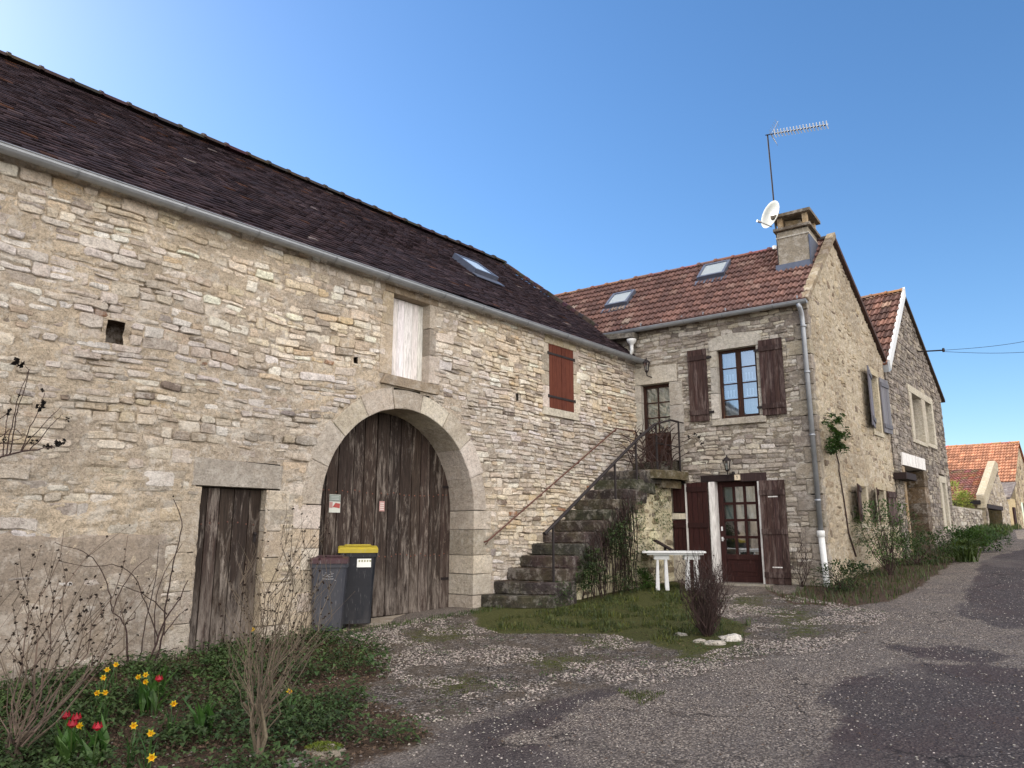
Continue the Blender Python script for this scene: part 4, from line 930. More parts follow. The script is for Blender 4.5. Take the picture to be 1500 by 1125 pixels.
# =============================================================== STAIR
R.seed(80); stair = thing('stone_staircase', 'mossy outside stone staircase climbing along the barn wall to the upper door', 'staircase', root_at(BARN, 6.5, .4))
skew = [.48, .32, .15, .10, .07, .05, .03, .03, .02, .02, .01, 0]; NS = 12; rise = (2.80-.45)/NS; run = .322
for i in range(NS):
    zt = .46+rise*(i+1); zb = zt-rise-.03; s0_ = 4.68+run*i; sk = skew[i]; n1 = (.98, .97, .94)[i] if i < 3 else .92
    mb = MB(); a1_ = min(9.6, s0_+run*2.2+.1)
    segs = [0, .33, .62, n1]; 
    front = [(s0_+sk*(n/n1)**1.6+R.uniform(-.02, .02), n) for n in segs]
    out = [(a1_, -.02), (s0_, -.02)]+front[1:3]+[(front[3][0]-.0, n1-.05), (front[3][0]+.06, n1)]+[(a1_+sk*.5, n1-.02)]
    out = out[::-1]
    c = tuple(v*R.uniform(.8, 1.2) for v in c8(70, 64, 56)); mb.prism(BP, out, zb+(rise*.25), zt, .024, 0, c, .012)
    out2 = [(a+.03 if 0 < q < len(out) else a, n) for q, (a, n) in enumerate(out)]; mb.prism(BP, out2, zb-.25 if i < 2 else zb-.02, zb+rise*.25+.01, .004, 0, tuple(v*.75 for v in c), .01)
    mb.build('step', M['dark_stone'], stair)
SW = Frame(BARN.P(0, 0, .74), BARN.d, BARN.n)
def stop_(z): return (4.95+max(0, (z-.42))/.612+.05, 9.58)
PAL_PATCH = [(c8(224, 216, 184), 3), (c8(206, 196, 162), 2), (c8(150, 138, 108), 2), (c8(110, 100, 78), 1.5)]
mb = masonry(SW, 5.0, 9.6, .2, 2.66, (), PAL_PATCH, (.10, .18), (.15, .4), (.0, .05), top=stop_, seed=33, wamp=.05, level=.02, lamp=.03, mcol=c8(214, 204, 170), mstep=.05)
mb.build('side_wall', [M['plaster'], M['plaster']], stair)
mb = MB(); mb.prism(BP, [(8.5, -.02), (9.62, -.02), (9.66, 1.14), (9.1, 1.14), (8.6, 1.0), (8.52, .8)][::-1], 2.66, 2.83, .02, 0, c8(104, 92, 68), .01); 
mb.prism(BP, [(8.9, .4), (9.6, .4), (9.62, .98), (9.0, .92)][::-1], 2.5, 2.66, .02, 0, c8(120, 106, 80), .01); mb.build('landing', M['dark_stone'], stair)
# handrail on the wall
hr = thing('wall_handrail', 'thin rusty handrail fixed to the barn wall above the stair', 'handrail', BARN.P(7, 2.5, .05))
mb = MB(); mb.tube([BARN.P(4.75, 1.47, .03), BARN.P(4.78, 1.49, .09), BARN.P(8.67, 3.72, .09), BARN.P(9.42, 3.74, .09)], .014, 6); mb.build('rail', M['rust'], hr)
mb = MB()
for a in (4.78, 6.2, 7.35, 8.67, 9.4): z = min(1.49+(a-4.78)*.573, 3.73); mb.tube([BARN.P(a, z-.06, .0), BARN.P(a, z-.05, .06), BARN.P(a, z, .09)], .008, 5)
mb.build('bracket', M['rust'], hr)
rl = thing('stair_railing', 'dark iron railing on posts along the open side of the stair and its landing', 'railing', BARN.P(5.45, .8, .9))
mb = MB(); tp = BARN.P(5.22, 1.60, .9); P2 = BARN.P(8.15, 3.40, .9); P3 = BARN.P(8.66, 3.72, .98)
mb.tube([tp, BARN.P(5.42, 1.72, .9), P2, P3], .027, 6)
e1_ = HOUSE.P(1.10, 3.83, .34); mb.tube([P3, HOUSE.P(1.05, 3.84, .62), e1_], .022, 6); mb.tube([BARN.P(8.7, 3.35, .98), HOUSE.P(1.10, 3.32, .34)], .012, 6); mb.tube([e1_, HOUSE.P(1.08, 3.85, .02)], .014, 6); mb.build('rail', M['iron'], rl)
for a, z0, z1, n in ((5.44, .74, 1.72, .9), (7.33, 2.0, 2.88, .88), (8.05, 2.5, 3.33, .9), (8.7, 2.8, 3.74, .98)):
    mb = MB(); mb.tube([BARN.P(a, z0, n), BARN.P(a, z1, n)], .023, 6); mb.build('post', M['iron'], rl)
mb = MB(); mb.tube([HOUSE.P(1.10, 2.80, .34), e1_], .02, 6); mb.build('post', M['iron'], rl)
# =============================================================== FAR LANE
gw = thing('garden_wall', 'low grey rubble garden wall beyond the neighbour house', 'wall', root_at(LANE, 15, 0))
GW = Frame(LANE.P(0, 0, -.1), LANE.d, LANE.n)
mb = masonry(GW, 12.3, 18.6, 1.1, 2.42, (), PAL_HOUSE, (.08, .15), (.15, .45), (.0, .04), seed=37, level=.0, mcol=c8(120, 110, 96), mstep=.1, lod=1)
mb.box(GW, 12.3, 18.6, 1.0, 2.36, -.4, -.02, 0, c8(150, 140, 124)); mb.box(GW, 12.3, 18.6, 2.40, 2.47, -.44, .03, 0, c8(170, 162, 146)); mb.build('stonework', [M['house_stone'], M['mortar']], gw)
def far_col(base):
    def f(x, y):
        b = R.choices([c8(*base), c8(*[v*.9 for v in base]), c8(*[min(255, v*1.1) for v in base])], [3, 2, 2])[0]; j = R.uniform(.8, 1.15); return tuple(v*j for v in b)
    return f
# outbuilding: gable to the lane with raised parapets, dark open bay
ob = thing('outbuilding', 'low stone outbuilding with raised gable parapets and a dark open bay', 'outbuilding', root_at(LANE, 21, -.3))
R.seed(90)
OT = lambda z: (19.0 if z < 2.75 else 19.0+(z-2.75)/.36, 25.4 if z < 2.95 else 23.0+(4.35-z)/.6)
mb = masonry(LANE, 19.0, 25.4, 1.2, 4.3, [rect_cut(19.35, 23.1, 1, 2.62)], PAL_HOUSE, (.12, .2), (.2, .5), (.0, .03), top=OT, seed=47, level=.01, mcol=c8(176, 162, 138), mstep=.12, lod=1)
mb.add([LANE.P(19.0, 1, -.02), LANE.P(19.0, 1, -7), LANE.P(19.0, 2.8, -7), LANE.P(19.0, 2.8, -.02)], [(0, 1, 2, 3)], 0, c8(176, 160, 134)); mb.build('wall', [M['plaster'], M['plaster']], ob)
mb = MB(); mb.box(LANE, 19.3, 23.15, 1.2, 2.6, -2.2, -2.1); mb.box(LANE, 19.3, 19.33, 1.2, 2.6, -2.2, -.3); mb.build('dark_bay', M['dark'], ob)
mb = MB(); mb.box(LANE, 19.2, 23.3, 2.56, 2.72, -.25, .05, ch=.01); mb.build('lintel', M['beam'], ob)
for n0 in (-2.15, -.22):
    mb = MB(); slab(mb, LANE, [(18.7, 2.55), (23.1, 4.2), (23.5, 4.2), (23.5, 4.55), (22.8, 4.62), (18.7, 3.05)], n0, n0+.26, 0, c8(186, 174, 148), .02); mb.build('parapet_gable', M['plaster'], ob)
mb = MB(); vo = LANE.d*4.3+V(0, 0, 1.5); Lo = np.linalg.norm(vo); vo /= Lo
mech_tiles(mb, LANE.P(18.75, 2.82, -.1), -LANE.n, vo, 0, 7.0, Lo, .25, .33, lambda x, y: tuple(v*R.uniform(.75, 1.2) for v in (c8(140, 100, 82) if x < 2 else c8(118, 98, 84))))
mb.add([LANE.P(18.7, 2.78, -.12), LANE.P(18.7, 2.78, -7), LANE.P(23.05, 4.28, -7), LANE.P(23.05, 4.28, -.12)], [(0, 1, 2, 3)], 0, c8(60, 40, 34)); mb.add([LANE.P(23.05, 4.28, -.12), LANE.P(23.05, 4.28, -7), LANE.P(25.6, 2.85, -7), LANE.P(25.6, 2.85, -.12)], [(0, 1, 2, 3)], 0, c8(90, 66, 56))
mb.box(LANE, 18.62, 18.7, 2.68, 2.84, -7, -.1, 0, c8(30, 27, 28)); mb.build('roof', M['tile'], ob)
# far house with the orange roof
fh = thing('far_house', 'far stone house with a big bright orange tiled roof at the end of the lane', 'house', root_at(LANE, 30, 0))
FZ = 3.55
def ftop(z): return (28.4 if z < 4.0 else 28.4+(z-4.0)/.6, 36 if z < 4.0 else 32.2+(6.2-z)/.58)
mb = masonry(LANE, 28.4, 36, 1.2, 6.2, [rect_cut(30.2, 31.2, 1.2, 3.2)], PAL_WARM, (.15, .25), (.2, .5), (.0, .03), top=ftop, seed=43, level=.01, mcol=c8(196, 178, 142), mstep=.2, lod=1)
mb.add([LANE.P(28.4, 1, 0), LANE.P(28.4, 1, -12), LANE.P(28.4, 4.0, -12), LANE.P(28.4, 4.0, 0)], [(0, 1, 2, 3)], 0, c8(180, 166, 138)); mb.build('wall', [M['plaster'], M['plaster']], fh)
mb = MB(); mb.box(LANE, 30.2, 31.2, 1.5, 3.2, -.2, -.1); mb.build('door', M['maroon'], fh)
mb = MB(); Lf = math.hypot(3.9, 2.25); vf = (LANE.d*3.9+V(0, 0, 2.25))/Lf; mech_tiles(mb, LANE.P(28.25, 4.02, .1), -LANE.n, vf, 0, 10.5, Lf, .26, .34, far_col((172, 122, 94)))
mb.add([LANE.P(28.2, 3.98, .08), LANE.P(28.2, 3.98, -10.5), LANE.P(32.15, 6.2, -10.5), LANE.P(32.15, 6.2, .08)], [(0, 1, 2, 3)], 0, c8(120, 80, 60)); slab(mb, LANE, [(36.2, 3.9), (36.2, 4.0), (32.15, 6.3), (32.15, 6.2)], -10.5, .1, 0, c8(150, 100, 76)); r3 = mb.build('roof', M['tile'], fh)
mb = MB(); ridge(mb, LANE.P(32.15, 6.27, .1), LANE.P(32.15, 6.27, -10.4), .1, .4, lambda: tuple(v*R.uniform(.7, 1.1) for v in c8(190, 130, 96)), bumpy=.01); mb.build('ridge_tiles', M['tile'], r3)
lt = thing('lean_to', 'small buff lean-to with a grey roof below the orange roofed house', 'lean-to', root_at(LANE, 26.8, 0))
mb = MB(); mb.box(LANE, 25.6, 28.3, 1.2, 3.2, -3.0, -.03, 0, c8(206, 184, 138)); mb.build('wall', M['plaster'], lt)
mb = MB(); mb.box(LANE, 26.9, 27.6, 1.6, 2.8, -.03, .03); mb.build('door', M['maroon'], lt)
mb = MB(); slab(mb, LANE, [(25.35, 3.1), (28.35, 3.95), (28.35, 4.05), (25.35, 3.2)], -3.0, .12, 0, c8(92, 84, 84)); mb.build('roof', M['cement'], lt)
# =============================================================== GROUND
def pxpoly(pts): return [tuple(ground_at(u, v)[:2]) for u, v in pts]
def inside(poly, x, y):
    r = False; j = len(poly)-1
    for i in range(len(poly)):
        xi, yi = poly[i]; xj, yj = poly[j]
        if (yi > y) != (yj > y) and x < (xj-xi)*(y-yi)/(yj-yi)+xi: r = not r
        j = i
    return r
def sdist(poly, x, y):
    d = 1e9
    for i in range(len(poly)):
        ax, ay = poly[i-1]; bx, by = poly[i]; dx, dy = bx-ax, by-ay; t = max(0, min(1, ((x-ax)*dx+(y-ay)*dy)/(dx*dx+dy*dy+1e-9)))
        d = min(d, math.hypot(x-ax-dx*t, y-ay-dy*t))
    return d if inside(poly, x, y) else -d
bl = lambda s, n: tuple(BARN.P(s, 0, n)[:2]); ll = lambda s, n: tuple(LANE.P(s, 0, n)[:2])
BED = [bl(-9, -.5), bl(1.5, -.5), bl(1.7, .45)]+pxpoly([(560, 950), (575, 985), (520, 1020), (600, 1050), (635, 1085), (520, 1118)])+[(-1.2, 4.4), (-2.0, 2.8), (-6, 1.0)]
SBED = [ll(-1.2, -.3)]+pxpoly([(1120, 862), (1160, 885), (1240, 890), (1300, 882), (1345, 862)])+[ll(8, 1.0), ll(12.2, .9), ll(19, .5), ll(19, -.5)]
GRASS = [bl(4.6, .0)]+pxpoly([(690, 915), (740, 930), (900, 930), (940, 940), (1010, 960), (1090, 945), (1100, 915), (1030, 895), (1040, 868)])+[tuple(HOUSE.P(.6, 0, -.1)[:2]), bl(9.4, 0)]
GRAV = [bl(1.6, .2), bl(4.6, .1)]+pxpoly([(700, 920), (900, 920), (1040, 875), (1125, 865), (1200, 880), (1310, 900), (1230, 950), (1090, 972), (960, 1005), (860, 1012), (760, 1032), (640, 1062), (600, 1052), (500, 1030), (560, 985)])
DARKS = [pxpoly(p) for p in ([(1190, 1010), (1330, 968), (1530, 985), (1560, 1160), (1160, 1160), (1240, 1060)], [(1300, 948), (1400, 945), (1490, 962), (1430, 974), (1340, 966)], [(1410, 992), (1460, 992), (1470, 1008), (1425, 1015)],
         [(610, 1085), (760, 1040), (880, 1003), (925, 1003), (850, 1045), (760, 1075), (640, 1125)], [(560, 1125), (700, 1095), (800, 1092), (960, 1180), (560, 1180)], [(1400, 900), (1440, 820), (1520, 800), (1560, 900), (1480, 925)])]
MOSSY = [pxpoly(p) for p in ([(600, 1000), (700, 985), (740, 1010), (640, 1030)], [(1120, 890), (1200, 892), (1230, 930), (1140, 945)], [(820, 925), (930, 935), (930, 955), (850, 950)], [(420, 935), (560, 930), (600, 960), (480, 990)], [(750, 960), (870, 955), (900, 975), (800, 990)], [(960, 960), (1090, 930), (1120, 960), (1000, 985)], [(900, 1010), (980, 1015), (940, 1035)], [(570, 925), (690, 912), (700, 935), (600, 950)], [(1060, 875), (1130, 870), (1130, 905), (1060, 895)])]
def frange(a, b, st): 
    r = []; x = a
    while x < b: r.append(x); x += st
    return r
xs = [-400, -200, -100, -50, -25, -14]+frange(-9, 14, .13)+frange(14, 26, .4)+[28, 32, 40, 60, 100, 200, 400]
ys = [-60, -30, -15, -8, -3, 0]+frange(1.5, 19, .13)+frange(19, 36, .4)+[38, 42, 50, 60, 80, 120, 200, 400, 700]
def W_(poly, x, y, soft=.18): return sst(-soft, soft, sdist(poly, x, y)+.12*noise.noise(Vector((x*2.3, y*2.3, 1)))+.08*noise.noise(Vector((x*7, y*7, 2))))
verts, at = [], {k: [] for k in ('grav', 'soil', 'grass', 'dark')}
for y in ys:
    for x in xs:
        verts.append((x, y, gz(x, y)-(0 if abs(x) < 40 else 0)))
        near = -9 < x < 24 and 1 < y < 36
        g = W_(GRAV, x, y, .3) if near else 0; s_ = max(W_(BED, x, y, .38), W_(SBED, x, y)) if near else .3
        gr = W_(GRASS, x, y) if near else 0; dk = 0
        if near:
            for p in DARKS: dk = max(dk, W_(p, x, y, .10))
            for p in MOSSY: gr = max(gr, .62*W_(p, x, y, .25))
        at['grav'].append(g); at['soil'].append(s_); at['grass'].append(gr); at['dark'].append(dk)
nx = len(xs); faces = [[], [], [], []]; names = ['road', 'gravel_yard', 'flower_bed', 'ground']
for j in range(len(ys)-1):
    for i in range(nx-1):
        cx, cy = (xs[i]+xs[i+1])/2, (ys[j]+ys[j+1])/2; A = j*nx+i; k = 0
        if -9 < cx < 24 and 1 < cy < 36:
            if inside(BED, cx, cy) or inside(SBED, cx, cy): k = 2
            elif inside(GRAV, cx, cy) or inside(GRASS, cx, cy): k = 1
            elif (V(cx, cy, 0)-BARN.o)@BARN.n < 0 : k = 3
        else: k = 3
        faces[k].append((A, A+1, A+nx+1, A+nx))
def ground_mat():
    k = N('ground_surface'); A = {q: k.attr(q) for q in at}
    n1 = k.noise(2.2, 6, .7); n2 = k.noise(9, 5, .7); n3 = k.noise(40, 4, .7)
    jit = k.math('ADD', k.math('MULTIPLY', k.math('SUBTRACT', n2, .5), 1.1), k.math('MULTIPLY', k.math('SUBTRACT', n3, .5), .7))
    def th(a, lo=.38, hi=.62): return k.ramp(k.math('ADD', a, jit), [(lo, 0.0), (hi, 1.0)])
    # asphalt
    vc = k.n('ShaderNodeTexVoronoi'); vc.inputs['Scale'].default_value = 85; k.l(k.pos, vc.inputs['Vector'])
    sx = k.n('ShaderNodeSeparateColor'); k.l(vc.outputs['Color'], sx.inputs[0])
    asp = k.ramp(sx.outputs[0], [(.0, c8(56, 51, 51)), (.6, c8(74, 68, 66)), (.9, c8(102, 95, 91)), (.97, c8(160, 152, 145))])
    asp = k.mix(k.ramp(n1, [(.35, .45), (.6, 1.0)]), asp, k.ramp(sx.outputs[1], [(0, c8(62, 55, 51)), (.55, c8(95, 86, 78)), (1, c8(166, 154, 140))]))
    dk = k.ramp(sx.outputs[0], [(.0, c8(48, 43, 45)), (.8, c8(66, 59, 59)), (.965, c8(88, 80, 77)), (.994, c8(150, 142, 136))])
    dk = k.mix(k.ramp(k.noise(1.4, 4, .6), [(.45, 0.0), (.6, .8)]), dk, c8(62, 51, 52))
    col = k.mix(k.math('MULTIPLY', th(A['dark'], .36, .8), .85), asp, dk)
    # cracks and light wheel tracks along the lane
    cv = k.n('ShaderNodeTexVoronoi'); cv.feature = 'DISTANCE_TO_EDGE'; cv.inputs['Scale'].default_value = .75
    wn = k.n('ShaderNodeTexNoise'); wn.inputs['Scale'].default_value = 3.0; wn.inputs['Detail'].default_value = 5; k.l(k.pos, wn.inputs['Vector'])
    va = k.n('ShaderNodeVectorMath'); va.operation = 'MULTIPLY_ADD'; va.inputs[1].default_value = (.5, .5, .5); k.l(wn.outputs['Color'], va.inputs[0]); k.l(k.pos, va.inputs[2]); k.l(va.outputs[0], cv.inputs['Vector'])
    crk = k.math('MULTIPLY', k.ramp(cv.outputs['Distance'], [(.004, 1.0), (.014, 0.0)]), k.ramp(n1, [(.45, 0.0), (.55, 1.0)]))
    col = k.mix(k.math('MULTIPLY', crk, .75), col, c8(30, 26, 26))
    lt_ = k.ramp(k.noise(.55, 4, .6, k.map((1, .45, 1), (0, 0, math.radians(40)))), [(.50, 0.0), (.62, .55)]); col = k.mix(lt_, col, k.ramp(sx.outputs[2], [(0, c8(72, 66, 62)), (.6, c8(100, 92, 85)), (1, c8(150, 141, 132))]))
    vg = k.n('ShaderNodeTexVoronoi'); vg.inputs['Scale'].default_value = 46; k.l(k.pos, vg.inputs['Vector'])
    sg = k.n('ShaderNodeSeparateColor'); k.l(vg.outputs['Color'], sg.inputs[0])
    gv = k.ramp(sg.outputs[0], [(0, c8(60, 54, 50)), (.35, c8(104, 96, 90)), (.7, c8(140, 131, 123)), (1, c8(190, 181, 172))])
    gv = k.mix(1.0, gv, k.ramp(vg.outputs['Distance'], [(.15, 1.0), (.7, .22)]), 'MULTIPLY')
    gv = k.mix(k.ramp(k.noise(3.4, 6, .75), [(.42, 0.0), (.60, .85)]), gv, k.ramp(n3, [(.3, c8(58, 50, 42)), (.6, c8(92, 82, 70)), (.8, c8(128, 118, 106))]))
    col = k.mix(th(A['grav'], .25, .75), col, gv)
    soil = k.ramp(n3, [(.2, c8(44, 34, 28)), (.5, c8(72, 58, 46)), (.8, c8(108, 90, 74))])
    col = k.mix(th(A['soil']), col, soil)
    ms = k.ramp(n3, [(.25, c8(40, 44, 22)), (.55, c8(70, 72, 36)), (.8, c8(110, 104, 62))])
    col = k.mix(th(A['grass'], .5, .72), col, ms)
    k.set('Base Color', col); k.set('Roughness', .93); k.set('Specular IOR Level', .2)
    b = k.bump(k.math('MULTIPLY', vg.outputs['Distance'], -1.0), .7, .02); b = k.bump(n3, .5, .02, b); b = k.bump(vc.outputs['Distance'], .35, .008, b); k.set('Normal', b); return k.m
GM = ground_mat()
for nm, fs in zip(names, faces):
    used = sorted({i for f in fs for i in f}); mp = {u: q for q, u in enumerate(used)}
    me = bpy.data.meshes.new(nm); me.from_pydata([verts[u] for u in used], [], [tuple(mp[i] for i in f) for f in fs]); me.materials.append(GM)
    for q, vals in at.items(): a = me.attributes.new(q, 'FLOAT', 'POINT'); a.data.foreach_set('value', [vals[u] for u in used])
    me.polygons.foreach_set('use_smooth', [True]*len(fs)); o = bpy.data.objects.new(nm, me); COL.objects.link(o); o['kind'] = 'structure'
# =============================================================== SMALL THINGS
def leaf(mb, p, d, up, L, W, col, mat=0, fold=.25, curl=.2):
    d = d/(np.linalg.norm(d)+1e-9); s = np.cross(d, up); s /= np.linalg.norm(s)+1e-9; u = np.cross(s, d)
    m = p+d*L*.5+u*L*curl*.5; t = p+d*L-u*L*curl*.3
    mb.add([p, m-s*W/2+u*W*fold, m, m+s*W/2+u*W*fold, t], [(0, 2, 1), (0, 3, 2), (1, 2, 4), (2, 3, 4)], mat, col)
def rnd_in(poly, n, rng=R):
    xs_ = [p[0] for p in poly]; ys_ = [p[1] for p in poly]; out = []; k = 0
    while len(out) < n and k < n*40:
        k += 1; x, y = rng.uniform(min(xs_), max(xs_)), rng.uniform(min(ys_), max(ys_))
        if inside(poly, x, y): out.append((x, y))
    return out
def jc(c, a=.7, b=1.3): j = R.uniform(a, b); return (c[0]*j, c[1]*j*R.uniform(.95, 1.05), c[2]*j)
def rv3(): 
    a = R.uniform(0, 2*math.pi); return V(math.cos(a), math.sin(a), 0)
R.seed(100)
ROADV0 = pxpoly([(640, 1060), (960, 1000), (1310, 900), (1400, 850), (1500, 900), (1500, 1120), (700, 1120)])
VIS = [bl(-3.6, .05), bl(1.7, .05), bl(1.7, .5)]+BED[3:9]+[(-1.0, 4.5), (-4.2, 4.4)]
mb = MB()        # leafy ground cover
n_ = 0
while n_ < 17000:
    (x, y), = rnd_in(VIS, 1); 
    den = 1.5*noise.noise(Vector((x*1.6, y*1.6, 5)))+.42-(.38*sst(-2.7, -1.5, x)); q = V(x, y, 0)-BARN.o
    if R.random() > den+.25: continue
    h = max(0, R.gauss(.05, .05))+.02
    if q@BARN.n < .12 or (q@BARN.d > .9 and R.random() < .6): continue
    L = R.uniform(.025, .065); leaf(mb, gp(x, y, h), rv3()+V(0, 0, R.uniform(-.3, .5)), V(0, 0, 1), L, L*R.uniform(.6, 1.0), jc((1, 1, 1), .5, 1.4)); n_ += 1
for x, y in rnd_in(VIS, 420):
    if x < -1.3: leaf(mb, gp(x, y, R.uniform(.05, .14)), rv3()+V(0, 0, R.uniform(-.1, .6)), V(0, 0, 1), R.uniform(.06, .12), R.uniform(.04, .07), jc((.9, 1.05, 1.0), .5, 1.3))
for i in range(900):  # small weeds running into the gravel
    x, y = R.choice(rnd_in(GRAV, 1)); 
    if noise.noise(Vector((x*1.3, y*1.3, 8))) < .12: continue
    for q in range(5): leaf(mb, gp(x+R.gauss(0, .03), y+R.gauss(0, .03), .012), rv3()+V(0, 0, .5), V(0, 0, 1), R.uniform(.015, .035), .015, jc((1, 1, 1), .7, 1.5))
tag(mb.build('ground_cover', M['leaf']), 'dark green leafy ground cover spreading over the flower bed', 'ground cover', kind='stuff')
mb = MB()
for x, y in rnd_in(VIS, 9000): leaf(mb, gp(x, y, R.uniform(.008, .05)), rv3()+V(0, 0, R.uniform(-.1, .3)), rv3()*.3+V(0, 0, 1), R.uniform(.02, .05), R.uniform(.015, .035), jc((1, 1, 1), .5, 1.4))
for x, y in rnd_in(SBED, 1500): leaf(mb, gp(x, y, .02), rv3(), V(0, 0, 1), .04, .03, jc((1, 1, 1), .5, 1.2))
for x, y in rnd_in(GRAV, 900): leaf(mb, gp(x, y, .012), rv3()+V(0, 0, R.uniform(-.1, .3)), rv3()*.3+V(0, 0, 1), R.uniform(.015, .04), R.uniform(.012, .025), jc((1, 1, 1), .5, 1.5))
for x, y in rnd_in(ROADV0, 260): leaf(mb, gp(x, y, .012), rv3()+V(0, 0, .2), V(0, 0, 1), .03, .02, jc((1, 1, 1), .5, 1.5))
tag(mb.build('leaf_litter', M['litter']), 'brown dead leaves lying in the flower bed', 'leaf litter', kind='stuff')
mb = MB()
def blade(x, y, h, w=.006, lean=.4, c=(1, 1, 1), z0=0):
    d = rv3(); s = V(-d[1], d[0], 0)*w; p = gp(x, y, -.01+z0); m = p+V(0, 0, h*.6)+d*h*lean*.3; t = p+V(0, 0, h*.95)+d*h*lean
    mb.add([p-s, p+s, m+s*.8, m-s*.8, t], [(0, 1, 2, 3), (3, 2, 4)], 0, c)
GV = [bl(4.7, 1.0)]+GRASS[1:9]+[tuple(HOUSE.P(1.2, 0, .1)[:2]), tuple(HOUSE.P(.85, 0, .1)[:2]), bl(5.3, 1.05)]
for x, y in rnd_in(GV, 22000):
    if noise.noise(Vector((x*2, y*2, 3)))+.4*noise.noise(Vector((x*7, y*7, 3))) >  -.12+.7*(1-sst(0, .55, sdist(GRASS, x, y))): blade(x, y, R.uniform(.025, .08)*(.7+2.2*max(0, noise.noise(Vector((x*4, y*4, 11))))), R.uniform(.003, .006), c=jc((1, 1, 1) if R.random() < .75 else (1.9, 1.5, 1.1), .5, 1.4))
for P_ in MOSSY:
    for x, y in rnd_in(P_, 500): blade(x, y, R.uniform(.01, .04), .004, c=jc((1.1, 1.0, .8), .7, 1.3))
for x, y in rnd_in(GV, 1500): leaf(mb, gp(x, y, .015), rv3()+V(0, 0, .3), V(0, 0, 1), .03, .02, jc((1.5, 1.0, .8), .4, 1.2))
for x, y in rnd_in(SBED, 4800): blade(x, y, R.uniform(.04, .16), R.uniform(.004, .008), c=jc((1, 1, 1), .6, 1.3))
for i in range(500):
    s_ = R.uniform(-3, 1.5); x, y = bl(s_, R.uniform(.06, .25)); blade(x, y, R.uniform(.05, .18), .005, c=jc((.9, 1, .9)))
for i in range(600):
    s_ = R.uniform(1.8, 4.8); x, y = bl(s_, R.uniform(.18, .5)); blade(x, y, R.uniform(.02, .08), .005, c=jc((.9, 1, .9)))
for i in range(1500):
    s_ = R.uniform(11.5, 19); x, y = ll(s_, R.uniform(.0, 1.0)**1.5*(1.1+.5*noise.noise(Vector((s_*1.3, 0, 2))))); blade(x, y, R.uniform(.1, .3), .012, c=jc((1, 1.05, .8)))
tag(mb.build('grass', M['grass']), 'short green grass at the foot of the stair and along the house walls', 'grass', kind='stuff')
mb = MB()
def pebble(x, y, r, c):
    p = gp(x, y, r*.25); a = R.uniform(0, 3); u = V(math.cos(a), math.sin(a), 0)*r*R.uniform(.8, 1.3); v = V(-math.sin(a), math.cos(a), 0)*r*R.uniform(.6, .9); w = V(0, 0, r*R.uniform(.4, .7))
    mb.add([p+u, p+v, p-u, p-v, p+w+u*.3, p+w-u*.3+v*.2], [(0, 1, 4), (1, 5, 4), (1, 2, 5), (2, 3, 5), (3, 4, 5), (3, 0, 4)], 0, c)
for x, y in rnd_in(GRAV, 28000):
    if noise.noise(Vector((x*1.1, y*1.1, 6)))+.6*noise.noise(Vector((x*3.4, y*3.4, 2))) > -.02 and not inside(GRASS, x, y): pebble(x, y, R.uniform(.006, .017), jc(c8(146, 136, 127), .45, 1.25))
ROADV = pxpoly([(560, 1140), (640, 1060), (960, 1000), (1310, 900), (1400, 840), (1540, 830), (1600, 1160)])
for x, y in rnd_in(ROADV, 7000):
    t = sst(.0, 2.5, sdist(GRAV, x, y)*-1)
    if R.random() > t*.75: pebble(x, y, R.uniform(.004, .011), jc(c8(160, 152, 142), .5, 1.2))
for x, y in rnd_in(VIS, 1500): pebble(x, y, R.uniform(.006, .016), jc(c8(150, 140, 130), .5, 1.2))
tag(mb.build('gravel', M['pebble']), 'pale loose gravel stones scattered over the yard', 'gravel', kind='stuff')
# rocks
def rock(name, px, size, label, group, mat='dressed', col=c8(190, 180, 164), flat=.6, seed=1, moss=0):
    P = ground_at(*px); o = thing(name, label, 'stone', P, group) if moss else None
    rr = random.Random(seed); mb = MB(); vs = []; K, L = 14, 8
    for i in range(L+1):
        th = math.pi*i/L
        for j in range(K):
            ph = 2*math.pi*j/K; d = V(math.sin(th)*math.cos(ph), math.sin(th)*math.sin(ph), math.cos(th))
            r = 1+.45*noise.noise(Vector((*(d*1.6), )).to_3d()+Vector((seed, 0, 0)))+.12*noise.noise(Vector((*(d*5),))+Vector((seed, 0, 0)))
            vs.append(P+V(d[0]*size[0], d[1]*size[1], d[2]*size[2]*flat)*r+V(0, 0, size[2]*.15))
    fs = [(i*K+j, (i+1)*K+j, (i+1)*K+(j+1) % K, i*K+(j+1) % K) for i in range(L) for j in range(K)]
    mb.add(vs, fs, 0, col)
    if not moss: o = mb.build(name, M[mat], None, P, True); return tag(o, label, 'stone', group)
    mb.build('stone_body', M[mat], o, smooth=True)
    m2 = MB()
    for i in range(900):
        a, b = R.uniform(0, 2*math.pi), R.uniform(0, .75); p = P+V(math.cos(a)*size[0]*math.sqrt(b)*1.0, math.sin(a)*size[1]*math.sqrt(b)*1.0, size[2]*flat*math.sqrt(max(0, 1-b))*1.0+size[2]*.18)
        leaf(m2, p, rv3()*.6+V(0, 0, R.uniform(.2, 1)), V(0, 0, 1), R.uniform(.01, .022), .008, jc((3.0, 2.6, .9), .6, 1.4))
    m2.build('moss', M['grass'], o); return o
g_ = 'pale stones ringing the bare bush'
rock('edging_stone', (1071, 938), (.15, .10, .09), 'largest whitish stone right of the bare bush', g_, col=c8(214, 208, 196), seed=3)
rock('edging_stone', (1048, 944), (.13, .08, .06), 'flat pale stone in front of the bare bush, next to the largest whitish one', g_, col=c8(180, 172, 158), seed=5)
rock('edging_stone', (1026, 941), (.08, .06, .05), 'small pale stone between the flat stone and the leftmost one by the bare bush', g_, col=c8(168, 160, 146), seed=7)
